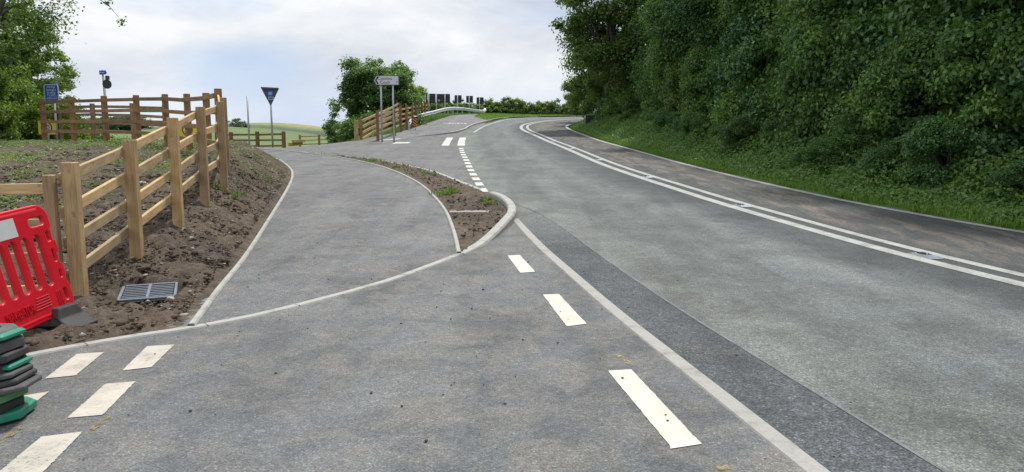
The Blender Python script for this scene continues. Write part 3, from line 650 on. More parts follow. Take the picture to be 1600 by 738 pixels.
def lumps(name, x, y, z, size, m, sq=.65, label='', cat='', smooth=False):
    global ICO
    bm = bmesh.new(); bmesh.ops.create_icosphere(bm, subdivisions=1, radius=1); bv = np.array([v.co[:] for v in bm.verts]); bf = np.array([[v.index for v in f.verts] for f in bm.faces]); bm.free()
    n = len(x); V = bv[None] * (1 + rng.uniform(-.5, .5, (n, len(bv), 1))) + rng.uniform(-.18, .18, (n, len(bv), 3)); V[..., 2] *= sq
    V[..., 0] *= rng.uniform(.7, 1.4, (n, 1)); a = rng.uniform(0, 6.28, n); c, s_ = np.cos(a)[:, None], np.sin(a)[:, None]
    V = np.stack([V[..., 0] * c - V[..., 1] * s_, V[..., 0] * s_ + V[..., 1] * c, V[..., 2]], -1) * size[:, None, None] + np.stack([x, y, z], -1)[:, None]
    f = (bf[None] + np.arange(n)[:, None, None] * len(bv)).reshape(-1, 3)
    o = mk(name, V.reshape(-1, 3), f, m, smooth=smooth); return tag(o, label, cat, kind='stuff')
x, y = scatter(near_poly, 110000, -13, -2.6, 3.5, 26, .13, lambda x, y: np.clip(1.5 - y / 16, .12, 1)); sz = rng.lognormal(-4.55, .5, len(x)).clip(.004, .05)
lumps('soil_clods', x, y, T(x, y) + .03 + .3 * sz, sz, M['clod'], .7, 'loose brown soil clods over the verge and mound round the timber fence', 'soil clods')
x, y = scatter(isl_poly, 14000, -9, .1, 9.4, 29.5, .1); sz = rng.lognormal(-4.5, .5, len(x)).clip(.004, .035)
lumps('soil_clods', x, y, T(x, y) + .05 + .3 * sz, sz, M['clod'], .7, 'loose brown soil clods in the narrow kerbed island', 'soil clods')
x, y = scatter(near_poly, 6500, -16, -2.6, 3.5, 29, .1); sz = rng.lognormal(-4.35, .5, len(x)).clip(.006, .06)
lumps('stones', x, y, T(x, y) + .05, sz, M['stone'], .5, 'small pale stones scattered over the bare soil', 'stones')
x = rng.uniform(-3, 2.2, 260); y = rng.uniform(3.4, 14, 260); k = (seg_sd(KLx, x, y) < -.1); x, y = x[k], y[k]; sz = rng.lognormal(-5.3, .45, len(x)).clip(.003, .012)
lumps('loose_grit', x, y, P(x, y) + .008, sz, M['rubber'], .6, 'scattered dark grit lying on the grey tarmac', 'grit')

def blades(name, x, y, z, h, w, m, label, cat, lean=.45, per=1, kind='stuff'):
    n = len(x); a = rng.uniform(0, 6.28, n); d = np.stack([np.cos(a), np.sin(a)], 1); ln = rng.uniform(.05, lean, n) * h; s_ = np.stack([-d[:, 1], d[:, 0]], 1) * w[:, None] / 2
    b = np.stack([x, y], 1); v = np.zeros((n, 5, 3)); mid = b + d * ln[:, None] * .35; tip = b + d * ln[:, None]
    v[:, 0, :2] = b - s_; v[:, 1, :2] = b + s_; v[:, 2, :2] = mid + s_ * .9; v[:, 3, :2] = mid - s_ * .9; v[:, 4, :2] = tip
    v[:, 0:2, 2] = (z - .02)[:, None]; v[:, 2:4, 2] = (z + h * .55)[:, None]; v[:, 4, 2] = z + h
    k = np.arange(n)[:, None] * 5; tri = np.concatenate([k + [0, 1, 2], k + [0, 2, 3], k + [3, 2, 4]]); t = rng.uniform(0, 1, n)
    o = mk(name, v.reshape(-1, 3), tri, m, tint=np.tile(t, 3)); return tag(o, label, cat, kind=kind)
def leafcloud(c, nrm, L, W, tint, rs):
    """one folded leaf per centre"""
    n = len(c); nrm = nrm / (np.linalg.norm(nrm, axis=1)[:, None] + 1e-9); r = rs.normal(size=(n, 3)); t = np.cross(nrm, r); t /= np.linalg.norm(t, axis=1)[:, None] + 1e-9; b = np.cross(nrm, t)
    L = L[:, None]; W = W[:, None]
    v = np.stack([c - t * L * .5, c + b * W * .5 + nrm * W * .16 - t * L * .06, c + t * L * .5 - nrm * L * .10, c - b * W * .5 + nrm * W * .16 - t * L * .06], 1)
    return v.reshape(-1, 3), np.arange(n * 4).reshape(-1, 4), tint
def dens_patch(x, y): return np.clip((fbm(x * .9, y * .9, 4, .6, 21) - .50) * 9, 0, 1) * ss(-x, 4.3, 6)
x, y = scatter(near_poly, 52000, -18, -4.3, 4, 28, .2, dens_patch); n = len(x)
c = np.stack([x, y, T(x, y) + .05 + rng.uniform(0, .06, n)], 1); nr = rng.normal(size=(n, 3)) * .45 + [0, 0, 1]
v, f, t = leafcloud(c, nr, rng.uniform(.03, .075, n), rng.uniform(.02, .045, n), rng.uniform(.3, 1, n), rng)
tag(mk('seedling_weeds', v, f, M['grass'], tint=t), 'patchy low green weeds sprouting on the soil mound behind the fence', 'weeds', kind='stuff')
def tuft(cx, cy, r, n, h, name='grass_tuft', label='', grp=None):
    n = int(n * .45); kx = rng.normal(0, r * .55, 6); ky = rng.normal(0, r * .8, 6); kk = rng.integers(0, 6, n); x = cx + kx[kk] + rng.normal(0, r * .16, n); y = cy + ky[kk] + rng.normal(0, r * .16, n)
    hh = rng.uniform(.4, 1, n) * h; ww = rng.uniform(.008, .02, n)
    o = blades(name, x - cx, y - cy, T(x, y) + .05 - Tz(cx, cy), hh, ww, M['grass'], label, 'grass tuft', .9, kind='stuff'); o.location = (cx, cy, Tz(cx, cy)); 
    if grp: o['group'] = grp
    return o
for (u, v_, r, h, lab) in [(692, 303, .38, .12, 'largest bright green grass tuft in the middle of the soil island'), (706, 304, .22, .08, 'small green grass tuft just right of the largest island tuft'), (768, 319, .2, .08, 'green grass tuft beside the kerb nose of the soil island'), (664, 276, .25, .09, 'green grass tuft at the far road edge of the soil island'), (585, 254, .3, .10, 'green grass tuft far up the narrow end of the soil island'), (352, 302, .22, .09, 'green weeds by the foot of the fence beside the path edging')]:
    p = at(u, v_); tuft(p[0], p[1], r, 260, h, 'grass_tuft', lab, 'grass tufts in the bare soil')
# grass along the narrow end of the island
x, y = scatter(isl_poly, 3000, -9, -2.0, 21, 29.5, .02); blades('island_grass', x, y, T(x, y) + .03, rng.uniform(.02, .09, len(x)), rng.uniform(.01, .02, len(x)), M['grass'], 'short grass along the thin far end of the soil island', 'grass')
# verge on the right
RcD = resample(Rc[:330], .25)
def along_right(n, d0, d1, pw=1.0, y0=6, y1=62, nearbias=1.0):
    k = rng.integers(0, len(RcD), n * 3); Ry = RcD[k, 1]; q = (Ry > y0) & (Ry < y1) & (rng.uniform(0, 1, n * 3) < np.clip(14 / (Ry + 2), .12, 1) ** nearbias); k = k[q][:n]
    g = np.gradient(RcD, axis=0); g /= np.linalg.norm(g, axis=1)[:, None]; nrm = np.stack([g[:, 1], -g[:, 0]], 1)[k]
    d = d0 + (d1 - d0) * rng.uniform(0, 1, len(k)) ** pw; p = RcD[k] + nrm * d[:, None] + rng.uniform(-.12, .12, (len(k), 2)) * [0, 1]; return p[:, 0], p[:, 1], d
x, y, d = along_right(110000, .12, 5.0, 1.6, 7, 70, .6)
h = rng.uniform(.05, .16, len(x)) * (1 + 1.3 * ss(d, .5, 2.2)); blades('verge_grass', x, y, T(x, y) - .03, h, rng.uniform(.008, .022, len(x)), M['grass'], 'green grass verge between the road edge line and the bank hedge', 'grass', .7)
x, y, d = along_right(150000, .28, 4.0, .85, 6, 60, .7); n = len(x); hgt = (.12 + .75 * ss(d, .3, 2.0)) * (.1 + 1.7 * np.clip(fbm(x * 1.1, y * 1.1, 3, .6, 31) - .15, 0, 1))
c = np.stack([x, y, T(x, y) + hgt * rng.uniform(.2, 1, n)], 1); nr = rng.normal(size=(n, 3)) * .5 + [-.4, -.3, .8]
v, f, t = leafcloud(c, nr, rng.uniform(.05, .12, n), rng.uniform(.03, .07, n), rng.uniform(.2, 1, n), rng)
tag(mk('verge_weeds', v, f, M['leaf_verge'], tint=t), 'leafy nettles and weeds along the foot of the right hand bank', 'weeds', kind='stuff')
# grass behind the footway and round the guard rail
xg = rng.uniform(-13, 9, 60000); yg = rng.uniform(43, 86, 60000)
fle = np.interp(yg, FL[:, 1], FL[:, 0]); k = (xg < fle - .15) | (yg > 79); xg, yg = xg[k], yg[k]
blades('roadside_grass', xg, yg, T(xg, yg) - .03, rng.uniform(.08, .32, len(xg)), rng.uniform(.02, .05, len(xg)), M['grass'], 'bright green grass behind the guard rail and the bend', 'grass', .7)
bv = np.vstack([FK[8:12], [(6, 78), (0, 76.6), (-2.2, 73.2), (-3.2, 69), (-3.3, 65)]]); x, y = scatter(bv, 26000, -4, 8, 58, 78, .1)
blades('bend_grass', x, y, P(x, y) + .08, rng.uniform(.04, .14, len(x)), rng.uniform(.02, .04, len(x)), M['grass'], 'mown green strip between the footway and the outside of the bend', 'grass')

# ------------------------------------------------------------------ vegetation
def crown_mesh(name, seed, rx, ry, rz, K, n, leaf, rc=(.28, .5), open_=.0, droop=0., inner=.55, flat=.0):
    """leaves gathered in clumps spread through an uneven ellipsoid; returns a mesh centred on its own origin"""
    rs = np.random.default_rng(seed); u = rs.normal(size=(K, 3)); u /= np.linalg.norm(u, axis=1)[:, None]
    lob = 1 + .22 * np.sin(u[:, 0] * 3 + seed) * np.cos(u[:, 1] * 4 + seed * 2) + .16 * np.sin(u[:, 2] * 5 + seed)
    rad = rs.uniform(inner, 1.0, K) ** .6 * lob; cc = u * rad[:, None] * [rx, ry, rz]; cr = rs.uniform(*rc, K) * (rx + rz) / 2 * rs.choice([.6, .8, 1, 1.15], K)
    k = rs.choice(K, n, p=cr**2 / (cr**2).sum()); d = rs.normal(size=(n, 3)); d /= np.linalg.norm(d, axis=1)[:, None]; d[:, 2] = np.abs(d[:, 2]) * rs.choice([1, 1, -.7], n)
    q = np.abs(rs.normal(.72, .30, n)); c = cc[k] + d * (cr[k] * q)[:, None] * [1, 1, .72]
    # twig structure: pull leaves towards short sprays
    c += (fbm(c[:, 0] * 3, c[:, 2] * 3 + c[:, 1], 2, .5, seed)[:, None] - .5) * d * .35 * leaf * 6
    c[:, 2] -= droop * np.linalg.norm(c[:, :2], axis=1) ** 2
    nr = d * .55 + [0, 0, .55] + rs.normal(size=(n, 3)) * .55
    L = rs.uniform(.65, 1.25, n) * leaf; tint = np.clip(rs.uniform(0, .75, n) + rs.uniform(-.1, .35, K)[k], 0, 1)
    v, f, t = leafcloud(c, nr, L, L * rs.uniform(.5, .75, n), tint, rs)
    return v, f, t, cc
class Kind:
    def __init__(s, name, seed, dims, K, n, leaf, m, trunk, **kw):
        s.name = name; rx, ry, rz = dims; v, f, t, cc = crown_mesh(name, seed, rx, ry, rz, K, n, leaf, **kw)
        H0 = trunk                                     # crown centre height above the foot
        s.root = None; s.v = v + [0, 0, H0]; s.f = f; s.t = t; s.m = m; s.cc = cc; s.H0 = H0; s.rx = rx; s.rz = rz; s.seed = seed
        s.alt = None; s.k = s.seed
    def make(s, name, loc, rz, sc, label, cat, group, crown='crown', tr=True, twist=None):
        if s.root is None:
            r = empty(name, loc, rz); c = mk(crown, s.v, s.f, s.m, r, tint=s.t)
            if tr:
                b = MB(); rr = random.Random(s.seed); r0 = .035 * s.H0 + .02 * s.rx
                top = s.H0 + s.rz * .35; pts = [(rr.uniform(-.1, .1) * i * .5, rr.uniform(-.1, .1) * i * .5, -.3 + (top + .3) * i / 6) for i in range(7)]
                b.tube(pts, [r0 * (1.25 - i / 6 * 1.0) for i in range(7)], 9)
                for j in range(0, min(len(s.cc), 12)):
                    p = Vector(s.cc[j]) + Vector((0, 0, s.H0)); k = 2 + j % 4; a = Vector(pts[k]); mid = a.lerp(p, .5) + Vector((0, 0, .12 * s.rx))
                    b.tube([a, a.lerp(mid, .5), mid, p], [r0 * .42, r0 * .34, r0 * .24, r0 * .08], 6)
                b.build('trunk', M['bark'], r, True)
            s.root = r; o = r
        else:
            o = copy_tree(s.root); o.name = name; o.location = loc; o.rotation_euler = (0, 0, rz)
        o.scale = sc if hasattr(sc, '__len__') else (sc, sc, sc); tag(o, label, cat, group)
        if s.alt:
            s.k += 1; c = [q for q in o.children if not q.name.startswith('trunk')][0]; c.material_slots[0].link = 'OBJECT'; c.material_slots[0].material = M[s.alt[s.k % len(s.alt)]]
        return o
ORD = ['first', 'second', 'third', 'fourth', 'fifth', 'sixth', 'seventh', 'eighth', 'ninth', 'tenth', 'eleventh', 'twelfth', 'thirteenth', 'fourteenth', 'fifteenth', 'sixteenth', 'seventeenth', 'eighteenth', 'nineteenth', 'twentieth'] + ['twenty-' + q for q in ['first', 'second', 'third', 'fourth', 'fifth', 'sixth', 'seventh', 'eighth', 'ninth']] + ['thirtieth'] + ['thirty-' + q for q in ['first', 'second', 'third', 'fourth', 'fifth', 'sixth', 'seventh', 'eighth', 'ninth']] + ['fortieth'] + ['forty-' + q for q in ['first', 'second', 'third', 'fourth', 'fifth', 'sixth', 'seventh', 'eighth', 'ninth']]
# right bank: a row of broad shrubs, then trees behind and above them
SH = [Kind('bank_shrub', 10 + i, (1.5, 1.5, 1.7), 80, 48000, .105, M['leaf_shrub' if i != 1 else 'leaf_dark'], 1.3, rc=(.2, .36), inner=.5) for i in range(3)]
TR = [Kind('bank_tree', 30 + i, (3.0, 3.0, 3.9), 110, 90000, .135, M['leaf_dark' if i != 1 else 'leaf_mid'], 5.2, rc=(.2, .34), inner=.45) for i in range(3)]
for q in SH: q.alt = ['leaf_shrub', 'leaf_dark', 'leaf_shrub', 'leaf_ivy', 'leaf_shrub', 'leaf_mid', 'leaf_ivy']
for q in TR: q.alt = ['leaf_dark', 'leaf_shrub', 'leaf_mid', 'leaf_dark', 'leaf_ivy']
gR = np.gradient(RcD, axis=0); gR /= np.linalg.norm(gR, axis=1)[:, None]; nR = np.stack([gR[:, 1], -gR[:, 0]], 1)
sR = np.r_[0, np.cumsum(np.linalg.norm(np.diff(RcD, axis=0), axis=1))]; s6 = np.interp(5.0, RcD[:, 1], sR)
def right_at(s, d):
    p = np.array([np.interp(s, sR, RcD[:, 0]), np.interp(s, sR, RcD[:, 1])]); q = np.array([np.interp(s, sR, nR[:, 0]), np.interp(s, sR, nR[:, 1])]); return p + q * d
rr = random.Random(5); s = s6; i = 0
while s < s6 + 56 and i < 48:
    front = np.interp(s - s6, [0, 10, 25, 38, 50], [1.45, 1.7, 2.4, 3.2, 4.5]); p = right_at(s, front + 1.35 + rr.uniform(-.2, .3)); z = Tz(*p) - .35
    sc = rr.uniform(.85, 1.15); SH[i % 3].make('bank_shrub', (p[0], p[1], z), rr.uniform(0, 6.28), (sc, sc, sc * rr.uniform(1.1, 1.4)), ORD[i] + ' leafy shrub from the camera in the front row of the right bank', 'shrub', 'shrubs along the foot of the right bank', 'foliage')
    s += rr.uniform(1.2, 1.55); i += 1
for i in range(30):
    s = s6 + 2.5 + i * 1.5 + rr.uniform(-.5, .5); front = np.interp(s - s6, [0, 10, 25, 38, 50], [1.45, 1.7, 2.4, 3.2, 4.5]); p = right_at(s, front * rr.uniform(.62, .9) + .35); sc = rr.uniform(.32, .5)
    SH[i % 3].make('verge_bush', (p[0], p[1], Tz(*p) - .25), rr.uniform(0, 6.28), (sc, sc, sc * rr.uniform(.8, 1.2)), ORD[i] + ' low bush from the camera in the weeds of the right verge', 'bush', 'low bushes in the right verge', 'foliage')
s = s6 - 2; i = 0
while s < s6 + 48:
    front = np.interp(s - s6, [0, 10, 25, 38, 50], [1.7, 2.0, 2.6, 3.2, 4.5]); p = right_at(s, front + 2.25 + rr.uniform(-.3, .3)); z = Tz(*p) - .3 + rr.uniform(.6, 1.1)
    sc = rr.uniform(1.1, 1.5); SH[(i + 1) % 3].make('bank_bush', (p[0], p[1], z), rr.uniform(0, 6.28), (sc, sc, sc * 1.35), ORD[i] + ' tall bush from the camera half way up the right bank', 'bush', 'tall bushes up the right bank', 'foliage')
    s += rr.uniform(2.3, 2.9); i += 1
s = s6 - 4; i = 0
while s < s6 + 54:
    front = np.interp(s - s6, [0, 10, 25, 38, 50], [2.6, 2.6, 2.6, 2.8, 4.5]); p = right_at(s, front + 2.9 + rr.uniform(-.3, .5)); z = Tz(*p) - .2
    sc = rr.uniform(.95, 1.2); TR[i % 3].make('bank_tree', (p[0], p[1], z), rr.uniform(0, 6.28), (sc, sc, sc * rr.uniform(1., 1.15)), ORD[i] + ' dark tree from the camera overhanging the right bank bushes', 'tree', 'trees on the right bank')
    s += rr.uniform(3.2, 4.1); i += 1
s = s6 - 6; i = 0
while s < s6 + 50:
    p = right_at(s, 9.5 + rr.uniform(-.5, 1.5)); z = Tz(*p)
    sc = rr.uniform(1.2, 1.45); TR[(i + 2) % 3].make('tall_tree', (p[0], p[1], z), rr.uniform(0, 6.28), (sc, sc, sc * 1.15), ORD[i] + ' tall tree from the camera at the back of the right bank', 'tree', 'tall trees behind the right bank')
    s += rr.uniform(4.6, 5.6); i += 1
# the lighter tree that leans over the bend, and smaller trees past it
LT = Kind('bend_tree', 50, (2.7, 2.9, 3.6), 74, 46000, .17, M['leaf_mid'], 6.0, rc=(.19, .32), inner=.5)
p = np.array([xat(918, 46), 46.]); LT.make('bend_tree', (p[0] + 1.7, p[1] + 3, Tz(p[0] + 1.7, p[1] + 3)), .6, (1.2, 1.2, 1.12), 'lighter green tree hanging out over the bend at the left end of the wood', 'tree', None)
SB = Kind('small_tree', 51, (2.0, 2.0, 2.0), 40, 16000, .15, M['leaf_mid'], 2.4, rc=(.24, .4))
for (u, y_, k, lab) in [(925, 60, .95, 'small tree past the dark board at the inside of the bend'), (908, 72, .62, 'low bushy tree peeping out past the inside of the bend'), (948, 56, 1.25, 'rounded tree behind the dark board at the bend'), (965, 55, 1.4, 'broad bushy tree just right of the dark board'), (962, 51.5, .8, 'leafy young tree covering the trunk of the bend tree'), (990, 48, .95, 'leafy young tree at the top of the verge right of the dark board'), (1000, 62, 1.8, 'tall tree behind the dark board at the bend')]:
    x_ = xat(u, y_); SB.make('small_tree', (x_, y_, Tz(x_, y_) - .2), u * .7, (k, k, k * 1.15), lab, 'tree', 'small trees at the inside of the bend')
for (u, y_, k, lab) in [(960, 48.5, .7, 'round bush in front of the bend tree trunk'), (985, 47.0, .85, 'bush just right of the bend tree trunk'), (1012, 45.5, .8, 'third bush along from the bend tree at the top of the verge')]:
    x_ = xat(u, y_); SH[0].make('verge_bush', (x_, y_, Tz(x_, y_) - .3), u * .7, (k, k, k), lab, 'bush', 'bushes by the bend tree', 'foliage')

# dark round tree behind the roadside fence
MT = Kind('round_tree', 60, (2.9, 2.5, 2.6), 190, 70000, .16, M['leaf_round'], 2.8, rc=(.15, .26), inner=.25)
MT.make('round_tree', (xat(594, 54), 54, 1.35), .3, (1, 1, 1.0), 'dark round leafy tree behind the direction sign and roadside fence', 'tree', None)
M2 = Kind('low_bush', 61, (1.7, 1.6, 1.5), 40, 16000, .14, M['leaf_dark'], 1.0, rc=(.24, .38))
for (u, y_, zz, k, lab) in [(545, 50, .1, 1.15, 'lower left dark bush at the foot of the round tree'), (574, 48, .2, 1.15, 'small dark bush in front of the round tree near the fence end'), (630, 60, 2.3, 1.1, 'bush right of the round tree behind the level fence')]:
    M2.make('low_bush', (xat(u, y_), y_, zz), u, (k, k, k), lab, 'bush', 'bushes round the foot of the round tree', 'foliage')
x_ = xat(638, 62); LT2 = Kind('pale_bush', 62, (1.35, 1.3, 1.4), 36, 14000, .13, M['leaf_light'], 1.4, rc=(.24, .38)); LT2.make('pale_bush', (x_, 62, 2.9), .4, (1.0, 1.0, 1.15), 'brighter green bush on the right side of the round tree', 'bush', None, 'foliage')

# hedge of young shrubs beyond the bend
HS = [Kind('hedge_shrub', 70 + i, (.95, .95, .9), 44, 4600, .13, M['leaf_mid' if i else 'leaf_light'], .8, rc=(.2, .34), inner=.2) for i in range(3)]
for i in range(44):
    u = 664 + i * 5.75; y_ = np.interp(u, [660, 700, 760, 830, 920], [72, 78, 84, 85, 80]); x_ = xat(u, y_)
    k = np.interp(u, [664, 740, 780, 792, 830, 905], [.95, .9, 1.1, 1.2, .98, .92]) * rr.uniform(.9, 1.12)
    HS[i % 3].make('hedge_shrub', (x_ + rr.uniform(-.1, .1), y_ + rr.uniform(-.4, .4), Tz(x_, y_) - .25), rr.uniform(0, 6), (k, k, k * rr.uniform(.85, 1.2)), ORD[i] + ' young shrub from the left in the hedge beyond the bend', 'shrub', 'young shrubs in the hedge beyond the bend', 'foliage')

# left trees: an ash with open branches, and bushes under it
AL = Kind('left_tree', 80, (3.2, 3.0, 3.6), 170, 44000, .14, M['leaf_left'], 5.0, rc=(.09, .19), inner=.3)
for (u, y_, dz, k, rz, lab) in [(-5, 34, -1.6, 1.0, .4, 'leafy tree nearest the blue sign at the left edge'), (-110, 26, -.6, 1.25, 2.2, 'big tree at the far left edge in front of the others'), (48, 37, -2.2, .85, 4.0, 'smaller tree behind the blue sign'), (-60, 38, 0, 1.3, 5.0, 'tallest tree at the back of the left hand group')]:
    x_ = xat(u, y_); AL.make('left_tree', (x_, y_, Tz(x_, y_) + dz), rz, (k, k, k), lab, 'tree', 'trees at the left edge')
BL = Kind('left_bush', 81, (1.7, 1.6, 1.5), 44, 17000, .12, M['leaf_light'], 1.1, rc=(.22, .38))
for (u, y_, dz, k, lab) in [(8, 28.5, -.2, 1.05, 'bright green bush at the left edge above the soil mound'), (44, 31, -.6, 1.0, 'yellow green bush just left of the yellow speed sign'), (104, 33, -1.1, .95, 'green bush behind the speed sign and fence'), (-20, 26.5, .1, .8, 'small bright bush in the left corner by the mound'), (140, 36, -1.9, .8, 'low bush behind the middle of the brown fence'), (190, 40, -1.6, .8, 'low bush right of the others behind the brown fence')]:
    x_ = xat(u, y_); BL.make('left_bush', (x_, y_, max(Tz(x_, y_), .6) + dz), u, (k, k, k * 1.1), lab, 'bush', 'bushes behind the mound', 'foliage')
# limb with sparse twigs reaching over the mound from the left edge
def limb():
    b = MB(); tr_ = random.Random(3); r = empty('overhanging_branch', (xat(-40, 24), 24, zat(150, 24)))
    o = r.location; Vv = []
    def W(u, v, y=24): return Vector((xat(u, y), y, zat(v, y))) - o
    b.tube([W(-40, 150), W(0, 75), W(14, 30), W(30, -10), W(60, -60)], [.16, .14, .12, .09, .06], 8)
    b.tube([W(14, 30), W(40, 10), W(70, 4)], [.06, .04, .015], 6)
    pts = []
    for a, c_, e_ in [((10, -40), (90, -30), (130, 12)), ((60, -60), (140, -30), (185, 5)), ((60, -60), (160, -10), (206, 34)), ((30, -10), (70, 10), (118, 40)), ((10, 40), (60, 60), (92, 62)), ((20, 20), (70, 32), (98, 14))]:
        P_ = [W(*a), W((a[0] + c_[0]) / 2, (a[1] + c_[1]) / 2 - 6), W(*c_), W((c_[0] + e_[0]) / 2 + 3, (c_[1] + e_[1]) / 2 - 4), W(*e_)]
        b.tube(P_, [.03, .022, .015, .01, .005], 5)
        thin = a == (60, -60)
        for k in range(5 if thin else 60):
            t = tr_.uniform(.25, 1) if not thin else tr_.choice([.97, .99, 1.0, .95]); q = t * 4; i_ = min(3, int(q)); p = P_[i_].lerp(P_[i_ + 1], q - i_)
            for j in range(7): pts.append(p + Vector((tr_.gauss(0, .13), tr_.gauss(0, .2), tr_.gauss(-.05, .11))) * (.5 if thin else 1.5))
    b.build('limb', M['bark'], r, True); c = np.array([tuple(p) for p in pts]); n = len(c)
    v, f, t = leafcloud(c, rng.normal(size=(n, 3)) * .5 + [0, 0, .8], rng.uniform(.08, .15, n), rng.uniform(.05, .08, n), rng.uniform(0, 1, n), rng)
    mk('leaves', v, f, M['leaf_mid'], r, tint=t); tag(r, 'tree limb with sparse twigs reaching into the sky from the upper left corner', 'branch')
limb()
# distant trees and woods
DT = Kind('far_tree', 90, (2.6, 2.6, 1.9), 26, 2600, .42, M['leaf_far'], 1.7, rc=(.28, .45))
for (u, y_, k, lab) in [(366, 300, 1.0, 'left tree of the cluster on the distant green ridge'), (371, 305, 1.1, 'middle tree of the cluster on the distant green ridge'), (377, 300, .8, 'right tree of the cluster on the distant green ridge'), (387, 300, .62, 'single small tree right of the cluster on the green ridge'), (236, 330, 1.4, 'distant round tree seen through the brown fence'), (300, 380, 1.2, 'distant tree seen behind the right yellow speed sign')]:
    x_ = xat(u, y_); DT.make('far_tree', (x_, y_, Tz(x_, y_) - 1), u, (k, k, k), lab, 'tree', 'distant trees on the ridge')
i = 0
for i in range(26):
    y_ = 300 - i * 1.0; x_ = xat(120 + i * 4.0, y_); k = 2.0 - .03 * i + rr.uniform(-.12, .12)
    DT.make('hillside_tree', (x_, y_, Tz(x_, y_) + .4), i * 1.3, (k, k, k), ORD[i] + ' tree from the left in the distant wood behind the brown fence', 'tree', 'trees of the distant wood')

# ------------------------------------------------------------------ fences
def fence(name, posts, label, mp, mr, ph=1.34, pw=(.12, .12), rails=(1.20, .90, .60, .30), side=1, rw=(.045, .10), rh=None, over=0, group=None, bases=None, poststop=None):
    """posts: ground points (x, y[, z]); rails run on the side given (+1 left of the run)"""
    P3 = [Vector((p[0], p[1], p[2] if len(p) > 2 else Tz(p[0], p[1]))) for p in posts]
    r = empty(name, P3[0]); o = P3[0]; tag(r, label, 'fence', group)
    for i, p in enumerate(P3):
        a = P3[max(i - 1, 0)]; b = P3[min(i + 1, len(P3) - 1)]; rz = math.atan2(b.y - a.y, b.x - a.x)
        h = ph + random.Random(i).uniform(-.02, .02)
        q = MB(); q.box((0, 0, (h - .25) / 2), (pw[0], pw[1], h + .25), 0, .007); q.build('post', mp, r).matrix_local = Matrix.Translation(p - o) @ Matrix.Rotation(rz, 4, 'Z') @ Matrix.Rotation(random.Random(i + 9).uniform(-.012, .012), 4, 'Y')
        if i < len(P3) - 1:
            n = Vector((-(P3[i + 1] - p).y, (P3[i + 1] - p).x, 0)).normalized() * side * (pw[1] / 2 + rw[0] / 2 - .004)
            d = (P3[i + 1] - p).normalized()
            for k, z in enumerate(rails):
                jit = random.Random(i * 7 + k).uniform(-.008, .008); A_ = p - o + n + Vector((0, 0, z + jit)) - d * (.03 if i == 0 else 0); B_ = P3[i + 1] - o + n + Vector((0, 0, z - jit)) + d * (.03 if i == len(P3) - 2 else -.004)
                w = MB(); w.bar((0, 0, 0), B_ - A_, rw[0], rw[1], (0, 0, 1), .004); w.build('rail', mr, r, loc=A_)
    return r
def ray_pt(u, vb, dist):                       # ground point at a given depth, its level read from the photo's post foot
    return (xat(u, dist), dist, zat(vb, dist))
fA = [(-4.08, 6.85, .02), (-4.27, 8.32, .25), (-4.47, 9.85, .50), (-4.72, 11.35, .73), (-5.02, 12.9, .88), (-5.52, 14.35, 1.01)]
fence('timber_fence', fA, 'new pale timber post and rail fence climbing beside the path', M['post'], M['rail'])
fB = [(-5.52, 14.35, 1.01), (-6.25, 16.0, 1.18), (-7.25, 17.7, 1.30), (-8.5, 19.5, 1.42), (-9.8, 21.0, 1.50), (-11.6, 22.9, 1.54), (-13.2, 23.9, 1.58), (-14.85, 25.0, 1.60), (-16.45, 26.0, 1.63)]
fB = [fB[0]] + [(xat(u, y_) , y_, 0) for u, y_ in ((347, 16.0), (328, 17.7), (298, 19.4), (264, 21.0), (219, 22.9), (169, 23.9), (119, 24.9), (73, 26.0))]
fence('brown_fence', [p[:2] for p in fB[1:]], 'brown four rail fence in shade across the top of the mound', M['brown_post'], M['brown_rail'], 1.50, (.14, .14), (1.36, 1.03, .70, .37), side=1)
# the bent rails that link the pale fence to the brown one
def links():
    a, b = Vector(fA[-1]), Vector((*fB[1][:2], Tz(*fB[1][:2]) + .15)); r = empty('corner_rails', a)
    for z in (1.2, .9, .6, .3):
        w = MB(); w.bar((-.06, -.02, z), Vector((b.x - a.x, b.y - a.y, b.z - a.z + z)), .04, .09, bev=.004); w.build('rail', M['rail'], r)
    tag(r, 'four short curved corner rails joining the pale fence to the brown fence', 'fence rails')
links()
fC = [(xat(60, 25.5), 28.5, 1.45), (xat(150, 29), 29, 1.38), (xat(212, 28), 28, 1.25), (xat(258, 26.5), 26.5, 1.1)]
fC = [ray_pt(98, 216, 29.5), ray_pt(150, 217, 28), ray_pt(212, 220, 27.0), ray_pt(262, 224, 26)]
fence('back_fence', fC, 'lighter brown fence seen through the rails of the brown mound fence', M['far_rail'], M['far_rail'], 1.32, (.13, .13))
# fence running left from the first post, behind the barrier
fD = [(-4.22, 6.75), (-5.95, 6.4), (-7.7, 6.1)]
fence('side_fence', fD, 'timber fence running off to the left behind the red barrier', M['post'], M['rail'], 1.22, (.09, .10), (1.10, .78, .46, .16), side=-1)
# roadside fences beyond the side road
fE = [ray_pt(591, 218.5, 37.2), ray_pt(617, 208.5, 41.5), ray_pt(627, 204, 44.3), ray_pt(636.5, 200.5, 47), ray_pt(645.6, 197, 50), ray_pt(650.5, 194, 53), ray_pt(655.5, 191.5, 56), ray_pt(660, 189.5, 59), ray_pt(665, 187, 62), ray_pt(669.5, 186, 65)]
fence('roadside_fence', fE, 'front run of dark posts of the fence climbing behind the direction sign', M['brown_post'], M['rail'], 1.42, (.13, .13), side=1)
fF = [ray_pt(565, 226, 38.5), ray_pt(579, 217, 41.5), ray_pt(594, 208.5, 44.5), ray_pt(608, 200, 48), ray_pt(622, 190, 52), ray_pt(645, 189, 57.5), ray_pt(667, 187, 64)]
fence('slope_fence', fF, 'rear run of pale rails rising up the slope in front of the round tree', M['brown_post'], M['rail'], 1.36, (.12, .12), side=-1, rw=(.05, .13))
